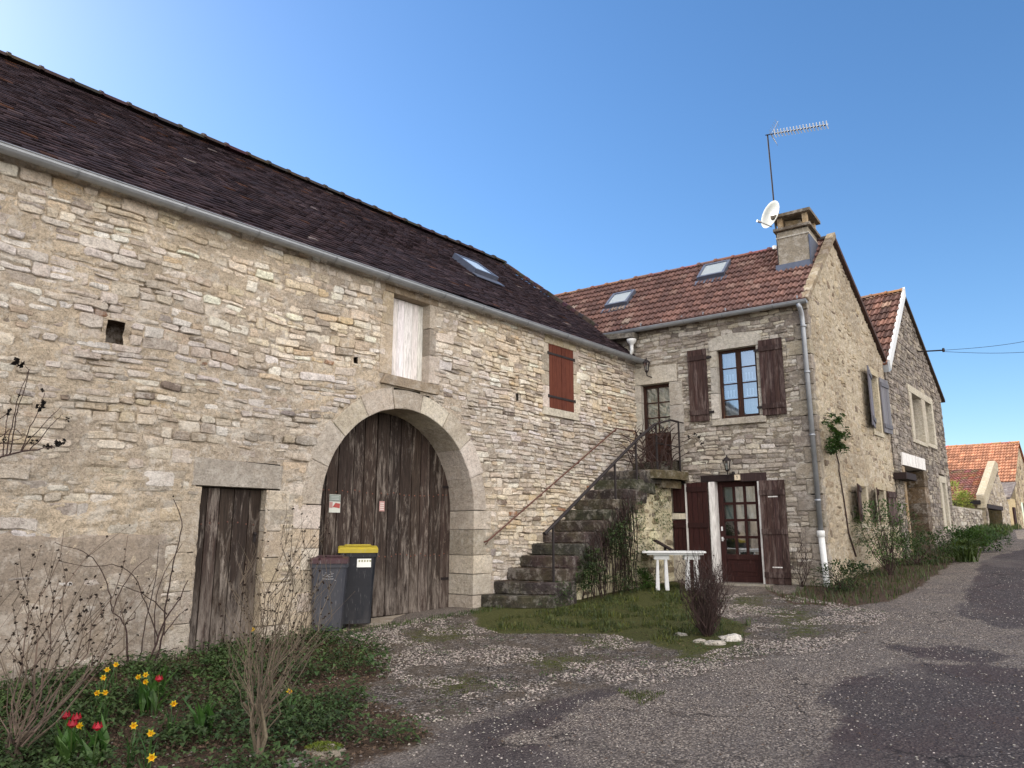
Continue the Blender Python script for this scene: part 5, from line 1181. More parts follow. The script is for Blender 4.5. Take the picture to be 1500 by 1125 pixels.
rock('edging_stone', (997, 931), (.09, .07, .05), 'small grey stone on the grass, leftmost of those ringing the bare bush', g_, col=c8(150, 146, 136), seed=9)
rock('mossy_stone', (474, 1106), (.15, .11, .09), 'stone capped with yellow green moss in the flower bed', None, col=c8(150, 140, 124), seed=11, moss=1)
rock('flat_stone', (436, 1119), (.16, .09, .03), 'flat bare grey stone at the front edge of the flower bed', None, col=c8(150, 142, 132), seed=13)
# flowers
R.seed(120)
def daffodil(px, lab, k=1, h=.26):
    P = ground_at(px[0], px[1]); dz = 0
    # head shows at px: stand the plant so that its bloom is there
    H = h; r_ = ray(*px); t = 3.0
    for i in range(1500):
        Q = EYE+r_*t
        if Q[2]-H <= gz(Q[0], Q[1]): break
        t += .01
    base = gp(Q[0], Q[1]); o = thing('daffodil', lab, 'flower', base, 'yellow daffodils in the flower bed'); head = V(Q[0], Q[1], base[2]+H)
    f = V(.3, -1, .05)+V(R.uniform(-.6, .6), R.uniform(-.3, .3), 0); f /= np.linalg.norm(f)
    mb = MB(); b2 = base+V(R.uniform(-.03, .03), R.uniform(-.03, .03), 0); mb.tube([b2, b2*.5+head*.5+V(0, 0, .01), head-f*.03, head-f*.01], .0035, 5, 0, (.8, 1, .7)); mb.build('stem', M['grass'], o)
    mb = MB(); s = np.cross(f, V(0, 0, 1)); s /= np.linalg.norm(s); u = np.cross(s, f)
    for i in range(6):
        w = math.pi/3*i; d = s*math.cos(w)+u*math.sin(w); leaf(mb, head, d+f*.15, f, .029*R.uniform(.85, 1.1), .017, jc(c8(214, 186, 40), .85, 1.05), 0, .1, .1)
    mb.build('petals', M['petal'], o)
    mb = MB(); mb.lathe(head, [(.005, 0), (.009, .009), (.011, .017), (.015, .021)], f, 9, 0, c8(238, 180, 30)); mb.build('trumpet', M['petal'], o)
    mb = MB()
    for i in range(6):
        d = rv3(); p = base+d*R.uniform(0, .03); hh = R.uniform(.16, .30); sd = V(-d[1], d[0], 0)*.007; m_ = p+V(0, 0, hh*.6)+d*hh*.1; t_ = p+V(0, 0, hh)+d*hh*R.uniform(.2, .5)
        mb.add([p-sd, p+sd, m_+sd, m_-sd, t_], [(0, 1, 2, 3), (3, 2, 4)], 0, jc((.8, 1.05, .9)))
    mb.build('leaves', M['leaf'], o)
for px, lab in (((170, 974), 'daffodil at the wall foot, upper right of the pair left of the rose canes'), ((157, 981), 'daffodil at the wall foot, just below left of its close neighbour'), ((151, 993), 'daffodil by the wall foot, lowest of the left cluster'),
                ((143, 1015), 'drooping daffodil left of the rose canes, larger of the low left two'), ((154, 1015), 'smallest daffodil bloom, right of the drooping one'),
                ((203, 992), 'daffodil nearest left of the rose canes'), ((213, 989), 'daffodil touching the foot of the rose canes'), ((214, 999), 'lower small daffodil under the rose canes'),
                ((254, 1031), 'lone daffodil right of the red tulips in the middle of the bed'), ((196, 1063), 'daffodil in mid bed left of the brightest double bloom'), ((221, 1075), 'largest bright daffodil in the middle of the bed'),
                ((222, 1110), 'frontmost daffodil near the lower edge of the bed'), ((118, 1063), 'yellow bloom touching the red tulips'), ((424, 1013), 'daffodil among the twigs of the pale bare shrub'), ((371, 922), 'daffodil by the wall between the small door and the bins')):
    daffodil(px, lab)
def tulip(px, lab, h=.3):
    r_ = ray(*px); t = 3.0
    for i in range(1500):
        Q = EYE+r_*t
        if Q[2]-h <= gz(Q[0], Q[1]): break
        t += .01
    base = gp(Q[0], Q[1]); o = thing('tulip', lab, 'flower', base, 'red tulips in the flower bed'); head = V(Q[0], Q[1], base[2]+h-.03)
    mb = MB(); mb.tube([base, (base+head)/2+rv3()*.01, head], .0045, 5, 0, (.9, 1.1, .8)); mb.build('stem', M['grass'], o)
    mb = MB()
    for i in range(6):
        w = math.pi/3*i; d = V(math.cos(w), math.sin(w), 0); b = head+d*.004; s = V(-d[1], d[0], 0); rr = .024 if i % 2 else .021
        mb.add([b, b+d*rr-s*.018+V(0, 0, .022), b+d*rr*1.1+V(0, 0, .022), b+d*rr+s*.018+V(0, 0, .022), b+d*rr*.7+V(0, 0, .058)], [(0, 2, 1), (0, 3, 2), (1, 2, 4), (2, 3, 4)], 0, jc(c8(170, 30, 48), .8, 1.1))
    mb.build('petals', M['petal'], o)
    mb = MB()
    for i in range(4):
        d = rv3(); p = base; L = R.uniform(.2, .28); leaf(mb, p, d*.5+V(0, 0, 1), -d, L, .055, jc((1.1, 1.3, 1.0), .8, 1.2), 0, .3, .1)
    mb.build('leaves', M['leaf'], o)
for px, lab in (((96, 1048), 'red tulip left of the pair by the yellow bloom'), ((112, 1051), 'red tulip directly above the yellow bloom'), ((106, 1060), 'low half hidden red tulip beside the yellow bloom'), ((143, 1064), 'pinkish red tulip standing alone right of the yellow bloom'), ((233, 994), 'red tulip nearest the wall, right of the rose canes')):
    tulip(px, lab)
def broad(px, lab, n=9, L=.32, w=.06):
    P = ground_at(*px); o = thing('tulip_clump', lab, 'plant', P, 'broad leaved bulb clumps in the flower bed'); mb = MB()
    for i in range(n):
        d = rv3(); leaf(mb, P+rv3()*.05, d*R.uniform(.15, .5)+V(0, 0, 1), -d, L*R.uniform(.7, 1.1), w*R.uniform(.7, 1.1), jc((.8, 1.15, .7), .7, 1.3), 0, .3, .12)
    mb.build('leaves', M['leaf'], o)
for px, lab in (((98, 1122), 'broad upright leaf clump under the left red tulips'), ((138, 1126), 'broad upright leaf clump under the lone pinkish tulip'), ((214, 1050), 'tall strappy leaf clump in mid bed by the lone daffodil'), ((225, 1028), 'leaf clump under the tulip nearest the wall'), ((300, 1080), 'broad grey green leaf clump near the pale bare shrub')):
    broad(px, lab)
# bare shrubs
def stem_path(b, t, bend, n=7, wig=.012):
    b, t = V(*b), V(*t); ax = t-b; L = np.linalg.norm(ax); s = np.cross(ax/L, V(R.uniform(-1, 1), R.uniform(-1, 1), .1)); s /= np.linalg.norm(s)+1e-9
    return [b+ax*(i/n)+s*bend*L*math.sin(math.pi*i/n)+V(R.gauss(0, wig), R.gauss(0, wig), 0)*min(1, i) for i in range(n+1)]
def blob(mb, p, r, col, mat=0):
    for i in range(3):
        d = V(R.gauss(0, 1), R.gauss(0, 1), R.gauss(0, 1)); d /= np.linalg.norm(d); leaf(mb, p-d*r*.6, d, rv3()+V(0, 0, .3), r*2, r*1.3, col, mat, .4, .3)
def bare_shrub(name, lab, cat, base, n, h, spread, mat, r0=.006, twig=3, heads=.5, hc=c8(96, 80, 66), fan=None, trunk=0, hsz=.012, group=None, lean=(0, 0)):
    o = thing(name, lab, cat, base, group); mb = MB(); hb = MB(); B0 = V(*base)
    for i in range(n):
        a = R.uniform(0, 2*math.pi); rr = math.sqrt(R.random())*spread; hh = h*R.uniform(.6, 1.05)*(1-.25*(rr/spread)**2)
        b = B0+V(math.cos(a), math.sin(a), 0)*rr*.12+V(0, 0, trunk*R.uniform(.5, 1)); t = B0+V(math.cos(a)*rr+lean[0]*hh, math.sin(a)*rr+lean[1]*hh, hh)
        p = stem_path(b, t, R.uniform(-.16, .16), 7, .012+.008*h); r1 = r0*R.uniform(.6, 1.6); mb.tube(p, [r1*(1-.75*k/7) for k in range(8)], 4, 0, jc((1, 1, 1), .7, 1.25))
        for q in range(twig):
            k = R.randint(2, 6); d = (p[k+1]-p[k-1]); d /= np.linalg.norm(d); e = p[k]+(d*.7+rv3()*.5+V(0, 0, .25))*R.uniform(.06, .22)*h; m_ = (p[k]+e)/2+rv3()*.01
            mb.tube([p[k], m_, e], [r0*.45, r0*.35, r0*.2], 3, 0, jc((1, 1, 1), .7, 1.2), False)
            if R.random() < heads: blob(hb, e, hsz*R.uniform(.6, 1.2), jc(hc))
        if heads:
            for k in range(4, 8):
                for q in range(3):
                    if R.random() < heads: 
                        u = R.random(); pp = p[k-1]*(1-u)+p[k]*u; blob(hb, pp+rv3()*.008, hsz*R.uniform(.5, 1.0), jc(hc))
    if trunk:
        for i in range(4): mb.tube(stem_path(B0+rv3()*.03, B0+rv3()*.09+V(0, 0, trunk), .1, 4), [.016, .014, .012, .010, .008], 6, 0, jc((1, 1, 1), .8, 1.1))
    mb.build('stems', mat, o)
    if hb.v: hb.build('seed_heads', M['litter'], o)
    return o
R.seed(130)
bare_shrub('dry_shrub', 'dry many stemmed shrub with dark seed heads at the far left', 'shrub', ground_at(24, 1128), 24, 1.62, .55, M['bark'], .006, 4, .8, c8(92, 76, 62), trunk=.25, lean=(.12, .25))
bare_shrub('dry_shrub', 'tall pale twiggy shrub standing in front of the small door and bins', 'shrub', ground_at(372, 1128), 40, 1.72, .42, M['dry'], .004, 7, .5, c8(120, 100, 80), trunk=.42, lean=(.05, .22), hsz=.009)
bare_shrub('bare_bush', 'dense red brown leafless bush ringed by pale stones', 'shrub', ground_at(1036, 932), 130, 1.1, .34, M['darkbark'], .005, 6, .12, c8(120, 84, 76), hsz=.012)
bare_shrub('bare_bush', 'thin leafless red stems against the wall right of the glazed door', 'shrub', HOUSE.P(3.25, gz(*HOUSE.P(3.25, 0, .2)[:2]), .2), 16, 1.25, .3, M['darkbark'], .005, 4, .1, c8(110, 70, 60))
def canes(name, lab, cat, base, n_off, lines, mat, rad=.006, heads=(), hc=c8(70, 60, 50), plane=BARN, leaves=None, group=None):
    o = thing(name, lab, cat, base, group); mb = MB(); hb = MB()
    for li in lines:
        w = n_off; rr = rad
        if isinstance(li[0], (int, float)): w, rr, li = li[0], li[1], li[2:]
        pts = [V(*at_plane(u, v, plane.o+plane.n*(w+.02*i), plane.n)) for i, (u, v) in enumerate(li)]
        # smooth by midpoint subdivision
        for _ in range(2):
            q = [pts[0]]
            for a, b in zip(pts, pts[1:]): q += [a*.75+b*.25, a*.25+b*.75]
            q.append(pts[-1]); pts = q
        pts = [p+V(R.gauss(0, .004), R.gauss(0, .004), R.gauss(0, .004)) for p in pts]; m_ = len(pts)
        mb.tube(pts, [rr*(1-.7*i/m_) for i in range(m_)], 5, 0, jc((1, 1, 1), .8, 1.2))
        for i in range(2, m_, 2):
            if R.random() < .5: e = pts[i]+(rv3()*.6+V(0, 0, R.uniform(-.2, .8)))*.03; mb.tube([pts[i], e], [.0025, .001], 3, 0, (1, 1, 1), False)
    for u, v, r_ in heads:
        p = at_plane(u, v, plane.o+plane.n*(n_off+.05), plane.n)
        for q in range(5): blob(hb, p+V(R.gauss(0, r_*.5), R.gauss(0, r_*.5), R.gauss(0, r_*.5)), r_*.6, jc(hc))
    mb.build('canes', mat, o)
    if hb.v: hb.build('seed_heads', M['litter'], o)
    return o
canes('rose_bush', 'leafless rose canes rooted at the wall foot between the flowers and the small door', 'shrub', BARN.P(-.45, .25, .35), .3,
      [[.3, .014, (188, 986), (187, 950), (184, 912), (165, 896)], [(184, 912), (200, 905), (197, 895)], [(165, 896), (160, 860), (145, 825), (120, 805), (78, 795)], [(165, 896), (175, 865), (200, 830), (218, 818)],
       [.3, .012, (212, 985), (232, 935), (245, 900), (262, 880), (275, 850)], [.32, .011, (222, 985), (240, 930), (242, 885), (250, 840), (262, 795), (268, 760), (253, 730)], [(232, 935), (215, 890), (200, 845), (170, 825), (130, 832), (85, 820)],
       [(205, 965), (215, 900), (230, 840), (232, 795)], [(240, 930), (258, 905), (274, 892)], [(228, 950), (226, 890), (235, 845), (268, 795)], [(245, 900), (215, 870), (165, 855)], [(226, 960), (262, 948)]], M['darkbark'], .007,
      [(246, 880, .02), (262, 877, .02), (88, 822, .014), (254, 727, .012), (274, 893, .014)])
canes('rose_bush', 'dark budded branches reaching in from the left edge above the dry shrub', 'shrub', BARN.P(-3.3, .2, .6), .75,
      [[.75, .013, (-60, 720), (-20, 680), (5, 668), (40, 660), (80, 655)], [(8, 668), (18, 620), (30, 570), (44, 540)], [(15, 664), (22, 620), (24, 605), (44, 545), (36, 535)], [(30, 662), (42, 630), (58, 600), (66, 575)], [(-30, 650), (0, 640), (20, 625), (34, 640)], [(0, 650), (20, 645), (34, 640)], [(40, 660), (56, 648), (78, 620), (92, 606)], [(4, 668), (8, 630), (12, 600)], [(-40, 640), (0, 615), (16, 600)], [(30, 662), (55, 630), (90, 595)]], M['darkbark'], .006,
      [(30, 535, .045), (58, 596, .035), (64, 590, .03), (88, 650, .04), (70, 655, .03), (48, 645, .025), (62, 571, .02), (14, 603, .025), (7, 645, .02), (100, 615, .018), (27, 580, .012)], c8(60, 50, 40))
# vine on the landing railing
vl = []
R.seed(140)
for i in range(70):
    u, v = R.uniform(925, 985), R.uniform(640, 690); a = R.uniform(-2.8, -.3); L = R.uniform(20, 45)
    vl.append([R.uniform(-1.15, -.3), R.uniform(.009, .016), (u, v), (u+math.cos(a)*L*.5+R.uniform(-8, 8), v+math.sin(a)*L*.5), (u+math.cos(a)*L, v+math.sin(a)*L*.8)])
vl += [[-.8, .014, (905, 760), (915, 720), (935, 690), (960, 660), (978, 625)], [-.9, .012, (930, 720), (950, 690), (965, 700), (975, 640), (985, 620)], [-.5, .007, (985, 640), (1000, 648), (1018, 640), (1030, 655)], [-.5, .006, (990, 652), (1005, 645), (1022, 636), (1032, 660)], [-.5, .006, (985, 640), (1005, 642), (1024, 632)], [-1.0, .01, (940, 640), (955, 632), (968, 614), (975, 620)], [-.9, .012, (880, 790), (900, 740), (915, 700), (935, 640)]]
HB = Frame(HOUSE.o, HOUSE.d, HOUSE.n)
vl = [[-w_[0]]+w_[1:] for w_ in vl]
canes('climbing_vine', 'tangle of bare vine stems wrapped around the landing railing at the upper door', 'vine', BARN.P(8.4, 2.8, .9), .6, vl, M['darkbark'], .006, [(u, v, .03) for u, v in ((1008, 640), (1018, 636), (1024, 640), (1028, 650), (933, 638), (938, 635), (975, 680), (970, 690), (968, 650))], c8(60, 46, 42), HB)
R.seed(145); sl_ = MB()
for i in range(1500):
    j = R.randint(0, 11); s_ = 4.68+.322*j+R.uniform(.05, .34)+(.3 if j == 0 else 0); z = .46+(2.34/12)*(j+1)+.004
    if noise.noise(Vector((s_*3, i*.0, j))) < -.1 and R.random() < .6: continue
    n_q = R.uniform(.02, .85) if R.random() < .4 else R.choice([R.uniform(.0, .15), R.uniform(.6, .88)])
    leaf(sl_, BARN.P(s_, z, n_q), rv3()+V(0, 0, .2), V(0, 0, 1), R.uniform(.015, .04), R.uniform(.012, .025), jc((1, 1, 1), .5, 1.4))
tag(sl_.build('step_litter', M['litter']), 'dead leaves caught on the treads of the stone stair', 'leaf litter', kind='stuff')
# ivy and dry growth on the stair side
R.seed(150); iv = thing('ivy', 'ivy and dry hanging stems covering the side of the stair', 'ivy', root_at(BARN, 7, 1.0)); mb = MB(); lb = MB()
for i in range(150):
    s_ = R.uniform(6.2, 7.75); zt = min(2.75, .46+.612*(s_-4.7)+R.uniform(-.1, .1)); z1 = R.uniform(.5, zt-.1) if R.random() < .6 else gz(*bl(s_, 1)); n0 = R.uniform(.8, 1.05)
    p = [BARN.P(s_+R.gauss(0, .03)+.02*q, zt+(z1-zt)*q/5, n0+R.gauss(0, .02)+.04*math.sin(q)) for q in range(6)]; mb.tube(p, [.006]*6, 3, 0, jc((1, 1, 1), .5, 1.2), False)
for i in range(5200):
    s_ = R.gauss(6.75, .62); zt = min(2.7, .40+.612*(s_-4.7)); g0 = gz(*bl(s_, 1)); z = R.uniform(g0, zt); 
    if noise.noise(Vector((s_*2.2, z*2.2, 9))) < -.05 or s_ > 7.9 or s_ < 5.0: continue
    leaf(lb, BARN.P(s_, z, R.uniform(.84, 1.2)), rv3()*.8+BARN.n+V(0, 0, R.uniform(-.8, .2)), V(0, 0, 1), R.uniform(.03, .07), R.uniform(.02, .05), jc((.75, .75, .62), .35, 1.3))
for i in range(500): 
    s_ = R.uniform(8.2, 9.5); z = R.uniform(1.2, 2.7)
    if noise.noise(Vector((s_*3, z*1.2, 19))) > .0: leaf(lb, BARN.P(s_, z, R.uniform(.78, .84)), rv3()*.3+BARN.n*.4+V(0, 0, -1), BARN.n, .05, .03, jc((.9, .9, .6), .5, 1.3))
mb.build('stems', M['darkbark'], iv); lb.build('leaves', M['leaf'], iv)
def leafy(name, lab, cat, base, n, rx, ry, h, z0, L, mat, cols=(1, 1, 1), stems=14, group=None, clump=2.2, thr=-.05, trunkmat='darkbark', w=.6):
    n = int(n*.78); o = thing(name, lab, cat, base, group); lb = MB(); mb = MB(); B0 = V(*base); k = 0; q = 0
    while k < n and q < n*8:
        q += 1; d = V(R.gauss(0, 1), R.gauss(0, 1), R.gauss(0, 1)); d /= np.linalg.norm(d); r = R.random()**.4
        p = B0+V(d[0]*rx*r, d[1]*ry*r, z0+(h-z0)/2+d[2]*(h-z0)/2*r)
        if noise.noise(Vector(tuple(p*clump*2))) < thr: continue
        leaf(lb, p, d+rv3()*.6+V(0, 0, .2), V(0, 0, 1), L*R.uniform(.6, 1.3), L*w*R.uniform(.7, 1.2), jc(cols, .45, 1.4)); k += 1
    for i in range(stems):
        t = B0+V(R.uniform(-rx, rx)*.7, R.uniform(-ry, ry)*.7, h*R.uniform(.6, .95)); p = stem_path(B0+rv3()*.04, t, R.uniform(-.1, .1)); mb.tube(p, [.008*(1-.7*i_/7) for i_ in range(8)], 4, 0, jc((1, 1, 1), .7, 1.2))
    lb.build('leaves', mat, o); mb.build('stems', M[trunkmat], o); return o
R.seed(160)
lp = lambda s_, n: V(*LANE.P(s_, 0, n)[:2], gz(*LANE.P(s_, 0, n)[:2]))
leafy('leafy_shrub', 'tall loose variegated shrub under the first small gable window', 'shrub', lp(1.9, .55), 2600, .75, .5, 1.45, .2, .055, M['leaf'], (1.2, 1.25, 1.1), 26)
leafy('leafy_shrub', 'low dark shrub at the house corner by the white pipe foot', 'shrub', lp(-.55, .45), 1600, .6, .45, .5, .0, .05, M['leaf'], (.6, .62, .5), 14)
leafy('leafy_shrub', 'low bramble like shrub between the tall variegated shrub and the passage', 'shrub', lp(4.0, .6), 2000, 1.0, .5, .7, .0, .06, M['leaf'], (.75, .8, .6), 16)
leafy('low_bush', 'dark green bush spilling over the lane verge beside the passage', 'shrub', lp(7.6, 1.1), 2400, 1.1, .6, .65, .0, .07, M['leaf'], (.8, 1.0, .6), 6, clump=1.5)
leafy('hedge_bush', 'bright yellow green bush behind the garden wall', 'bush', lp(17.0, -.75), 2600, .75, .5, 1.75, .3, .10, M['leaf_light'], (1, 1, 1), 10, clump=1.2)
leafy('potted_geranium', 'small leafy clump under the white table by the stair', 'plant', ground_at(945, 862), 800, .32, .25, .34, .0, .05, M['leaf'], (1.3, 1.6, .9), 4)
def tussock(px_, lab, n, h, base=None, c=(1, 1.1, .8)):
    P = base if base is not None else ground_at(*px_); o = thing('grass_tussock', lab, 'plant', P, 'strappy green tussocks along the verge'); mb = MB()
    for i in range(n):
        d = rv3(); p = P+rv3()*R.uniform(0, .22); hh = h*R.uniform(.5, 1.1); sd = V(-d[1], d[0], 0)*.012; l = R.uniform(.3, .9)
        mb.add([p-sd, p+sd, p+V(0, 0, hh*.6)+d*hh*l*.35+sd, p+V(0, 0, hh*.6)+d*hh*l*.35-sd, p+V(0, 0, hh*.75)+d*hh*l], [(0, 1, 2, 3), (3, 2, 4)], 0, jc(c))
    mb.build('leaves', M['grass'], o)
tussock(None, 'strappy tussock on the verge just before the passage', 260, .55, lp(6.2, 1.2)); tussock(None, 'strappy tussock on the verge in front of the low shrubs', 200, .45, lp(4.9, 1.4)); tussock(None, 'tussock at the foot of the neighbour house below its low white framed window', 260, .6, lp(10.2, .9))
# climber on the gable
cl = thing('wall_climber', 'leafy climber on a thin crooked stem up the plaster gable', 'climber', lp(1.5, .1)); mb = MB()
pts = [at_plane(u, v, LANE.P(0, 0, .04), LANE.n) for u, v in ((1254, 815), (1243, 780), (1236, 730), (1229, 690), (1229, 680), (1224, 660))]; mb.tube(pts, [.018, .015, .013, .012, .012, .01], 5); mb.build('stem', M['darkbark'], cl)
mb = MB()
for i in range(1900):
    u, v = R.gauss(1225, 9), 664-57*R.random()**1.3
    if noise.noise(Vector((u*.11, v*.09, 4))) < .02 or abs(u-1225-4*math.sin(v*.13)) > 15: continue
    P = at_plane(u+(v-635)*.05, v, LANE.P(0, 0, R.uniform(.03, .3)), LANE.n); leaf(mb, P, rv3()+LANE.n*.4+V(0, 0, R.uniform(-.5, .5)), V(0, 0, 1), R.uniform(.06, .11), .06, jc((.8, .95, .6), .4, 1.3))
mb.build('leaves', M['leaf'], cl)
# =============================================================== BINS
def make_bin(s_, n, yaw, bodym, lidm, h, w, d, lab, sticker):
    c = BARN.P(s_, 0, n); zb = max(gz(c[0], c[1]), .405 if n < .05 else 0); c = V(c[0], c[1], zb)
    a = math.radians(yaw); r_ = V(math.cos(a), math.sin(a), 0); f_ = V(math.sin(a), -math.cos(a), 0); o = thing('wheelie_bin', lab, 'bin', c, 'wheeled bins at the cart door')
    class Q:
        def P(s, x, z, n=0.0): return c+r_*x+f_*n+V(0, 0, z)
    q = Q(); mb = MB(); rings = []
    for z, k in ((.05, .80), (.10, .80), (h*.5, .90), (h*.86, .985), (h*.86, 1.05), (h*.92, 1.06), (h*.92, .98)):
        hw, hd = w/2*k, d/2*k; e = .03
        rings.append([q.P(x, z, y-(.0 if z > .2 else -.01)) for x, y in ((-hw+e, -hd), (hw-e, -hd), (hw, -hd+e), (hw, hd-e), (hw-e, hd), (-hw+e, hd), (-hw, hd-e), (-hw, -hd+e))])
    vs = [p for r in rings for p in r]; mb.add(vs, [(i*8+j, i*8+(j+1) % 8, (i+1)*8+(j+1) % 8, (i+1)*8+j) for i in range(len(rings)-1) for j in range(8)]+[tuple(range(8))])
    mb.build('body', bodym, o)
    mb = MB(); L = [(-1.08, h*.925), (-1.08, h*.965), (-.5, h*.995), (.4, h*1.0), (1.02, h*.98), (1.12, h*.96), (1.12, h*.925)]
    vs = []
    for x in (-w*.535, -w*.50, w*.50, w*.535):
        for y, z in L: vs.append(q.P(x, z-(.012 if abs(x) > w*.52 else 0), y*d/2))
    k = len(L); mb.add(vs, [(i*k+j, i*k+j+1, (i+1)*k+j+1, (i+1)*k+j) for i in range(3) for j in range(k-1)]+[tuple(range(k)), tuple(reversed(range(3*k, 4*k)))]+[(0, k, 2*k, 3*k)[::-1], (k-1, 2*k-1, 3*k-1, 4*k-1)])
    mb.prism(q, [(-w*.38, h*1.0), (w*.38, h*1.0), (w*.34, h*1.015), (-w*.34, h*1.015)], -d*.2, d*.3, .004); mb.build('lid', lidm, o)
    mb = MB(); mb.tube([q.P(-w*.42, h*.95, -d*.56), q.P(-w*.40, h*.96, -d*.66), q.P(w*.40, h*.96, -d*.66), q.P(w*.42, h*.95, -d*.56)], .014, 6); mb.build('handle', bodym, o)
    for sg in (-1, 1):
        mb = MB(); mb.lathe(q.P(sg*w*.42, .1, -d*.46), [(.03, -.025), (.1, -.025), (.1, .025), (.03, .025), (0, .01)], r_, 16); mb.build('wheel', M['rubber'], o)
    mb = MB()
    if sticker == 'label':
        mb.box(q, -w*.02+.0, w*.36, h*.735, h*.84, d*.475, d*.499, 0, c8(222, 222, 216))
        for i in range(5): mb.box(q, w*.02+.035*i, w*.02+.022+.035*i, h*.80, h*.825, d*.4991, d*.501, 0, c8(150, 150, 120))
        lb = mb.build('label_sticker', M['paper'], o)
    else:
        for pts in ([(-.07, .76), (-.04, .775), (-.02, .755), (-.035, .74)], [(-.02, .755), (.01, .775), (.06, .782)], [(-.02, .755), (.0, .738), (.05, .75)], [(-.05, .79), (-.04, .797), (-.03, .79)], [(.01, .80), (.02, .806), (.03, .80)], [(-.075, .715), (.0, .712), (.06, .714)], [(.07, .70), (.085, .695)]):
            mb.tube([q.P(x+.01, z*h*1.0, d*.468+.012*(z-.7)*4) for x, z in pts], .0045, 4, 0, c8(214, 214, 214))
        mb.build('bird_emblem', M['paper'], o)
R.seed(170)
YB = hit(BARN, 513, 918, .05); GB = hit(BARN, 476, 925, .12); print('bins', YB, GB)
make_bin(2.27, .0, 14, M['bin_navy'], M['yellow'], 1.04, .48, .53, 'dark navy wheelie bin with a bright yellow lid', 'label')
make_bin(1.80, .06, 8, M['bin_grey'], M['burgundy'], .95, .44, .48, 'grey wheelie bin with a burgundy lid and a white bird emblem', 'emblem')
# white garden table
tb = ground_at(990, 864); tbl = thing('garden_table', 'white plastic garden table with pillar legs beside the stair', 'table', tb)
print('table', tb)
class TQ:
    def P(s, x, z, n=0.0): return tb+V(.98, -.17, 0)*x+V(-.17, -.98, 0)*n+V(0, 0, z)
tq = TQ(); H_ = .69; mb = MB()
mb.prism(Plan(tq), [(-.58, -.38), (.48, -.38), (.55, -.3), (.55, .3), (.48, .38), (-.58, .38)][::-1], H_-.03, H_, .008); mb.box(tq, -.5, .5, H_-.065, H_-.032, -.32, .32); mb.build('table_top', M['white_metal'], tbl)
for x in (-.24, .30):
    for y in (-.22, .22):
        mb = MB(); mb.box(tq, x-.14, x+.14, H_-.15, H_-.067, y-.03, y+.03, ch=.01); mb.prism(tq, [(x-.12, 0), (x-.05, 0), (x-.05, H_-.15), (x-.09, H_-.15)], y-.03, y+.03, .006); mb.prism(tq, [(x+.05, 0), (x+.12, 0), (x+.10, H_-.15), (x+.05, H_-.15)], y-.03, y+.03, .006)
        mb.build('leg', M['white_metal'], tbl)
bd = thing('leaning_board', 'dark board tilted up behind the white garden table', 'board', BARN.P(9.2, .7, 1.0))
mb = MB(); c_ = at_plane(974, 800, tb+V(0, .35, 0), V(0, 1, 0)); mb.obox(c_, V(.19, 0, -.11), V(0, .16, .0), V(.008, 0, .014)); mb.obox(c_-V(0, 0, .42), V(.02, 0, 0), V(0, .02, 0), V(0, 0, .42)); mb.build('board', M['beam'], bd)
# small marker stick at the threshold
mk = thing('marker_stick', 'thin dark stick standing in front of the cart door threshold', 'stick', ground_at(511, 930)); mb = MB(); p = ground_at(511, 930); mb.tube([p, p+V(0, 0, .17)], .008, 5); mb.build('stick', M['iron'], mk)
# =============================================================== LIGHT, SKY, CAMERA
SAZ, SEL, SKY_FILL = math.radians(-54), math.radians(33), 21.0
w = bpy.data.worlds.new('World'); S.world = w; w.use_nodes = True; nt = w.node_tree; nt.nodes.clear()
sky = nt.nodes.new('ShaderNodeTexSky'); sky.sky_type = 'NISHITA'; sky.sun_disc = False; sky.sun_elevation = SEL; sky.sun_rotation = SAZ
sky.air_density = 1.0; sky.dust_density = .32; sky.ozone_density = 3.0; sky.altitude = 200
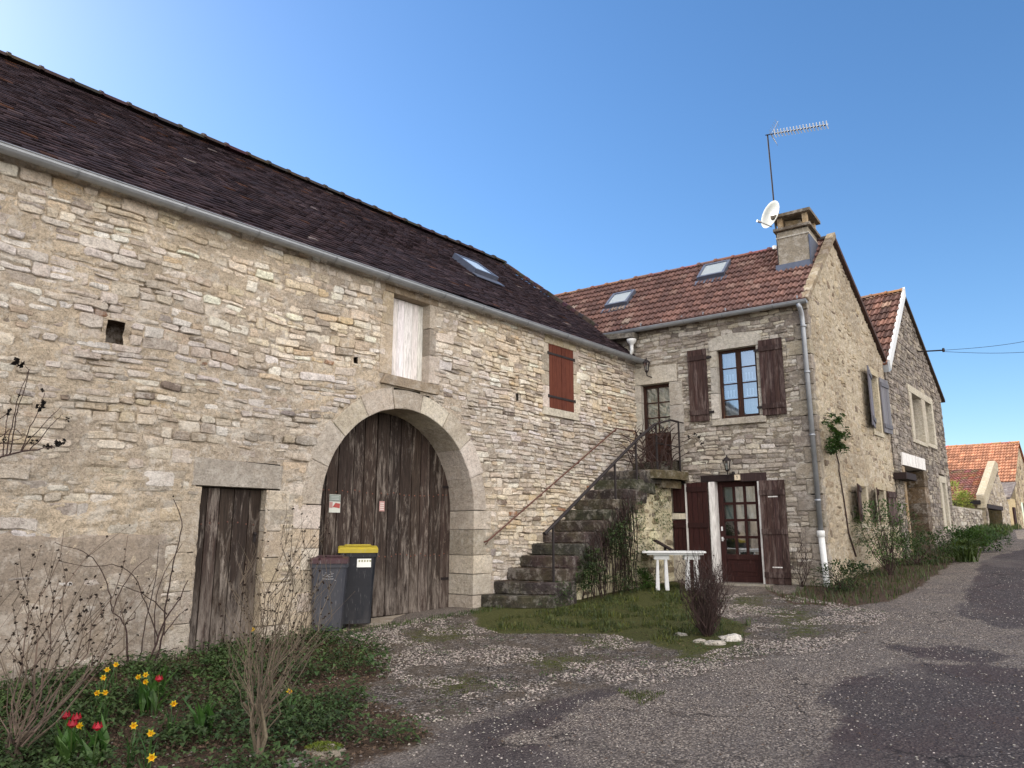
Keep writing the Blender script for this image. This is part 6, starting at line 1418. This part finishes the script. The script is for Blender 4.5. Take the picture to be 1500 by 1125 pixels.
# cloud-like fill light added to the unseen sky behind the viewer, clear blue ahead
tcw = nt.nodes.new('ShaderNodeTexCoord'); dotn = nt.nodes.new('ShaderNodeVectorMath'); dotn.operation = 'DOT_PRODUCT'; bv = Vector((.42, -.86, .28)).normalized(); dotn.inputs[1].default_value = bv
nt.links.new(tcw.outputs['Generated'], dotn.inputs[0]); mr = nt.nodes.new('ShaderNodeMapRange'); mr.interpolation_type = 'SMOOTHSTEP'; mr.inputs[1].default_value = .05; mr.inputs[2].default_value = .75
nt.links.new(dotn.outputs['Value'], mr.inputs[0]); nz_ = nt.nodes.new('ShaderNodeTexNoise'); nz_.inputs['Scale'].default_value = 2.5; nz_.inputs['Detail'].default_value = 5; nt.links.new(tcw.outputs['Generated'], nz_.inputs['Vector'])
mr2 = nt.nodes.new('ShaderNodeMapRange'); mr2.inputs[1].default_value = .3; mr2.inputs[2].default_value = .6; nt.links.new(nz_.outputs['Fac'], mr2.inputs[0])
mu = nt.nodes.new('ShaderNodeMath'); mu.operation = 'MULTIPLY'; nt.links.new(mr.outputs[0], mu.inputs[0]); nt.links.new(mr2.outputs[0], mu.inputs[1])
mxw = nt.nodes.new('ShaderNodeMix'); mxw.data_type = 'RGBA'; nt.links.new(mu.outputs[0], mxw.inputs[0]); hs = nt.nodes.new('ShaderNodeHueSaturation'); hs.inputs['Saturation'].default_value = 1.17; nt.links.new(sky.outputs[0], hs.inputs['Color']); nt.links.new(hs.outputs[0], mxw.inputs[6]); mxw.inputs[7].default_value = (SKY_FILL*1.0, SKY_FILL*.935, SKY_FILL*.89, 1)
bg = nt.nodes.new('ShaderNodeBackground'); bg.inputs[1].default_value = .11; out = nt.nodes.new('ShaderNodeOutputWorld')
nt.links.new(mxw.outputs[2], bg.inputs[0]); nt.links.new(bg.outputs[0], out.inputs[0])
sl = bpy.data.lights.new('sun', 'SUN'); sl.energy = 4.0; sl.angle = math.radians(.5); sl.color = (1, .93, .82)
so = bpy.data.objects.new('sun', sl); COL.objects.link(so)
sd_ = Vector((math.sin(SAZ)*math.cos(SEL), math.cos(SAZ)*math.cos(SEL), math.sin(SEL))); so.rotation_euler = sd_.to_track_quat('Z', 'Y').to_euler(); so.location = (0, 0, 30)
cam = bpy.data.cameras.new('camera'); cam.sensor_width = 36; cam.lens = F_PX/1500*36; cam.clip_end = 2000; cam.clip_start = .05
co = bpy.data.objects.new('camera', cam); COL.objects.link(co); co.location = (0, 0, 1.6); co.rotation_euler = (math.radians(90)+PITCH, 0, 0); S.camera = co
S.view_settings.view_transform = 'Standard'; S.view_settings.look = 'None'; S.view_settings.exposure = .92; S.view_settings.gamma = 1
for o in bpy.data.objects:
    if '_loc' in o: del o['_loc']
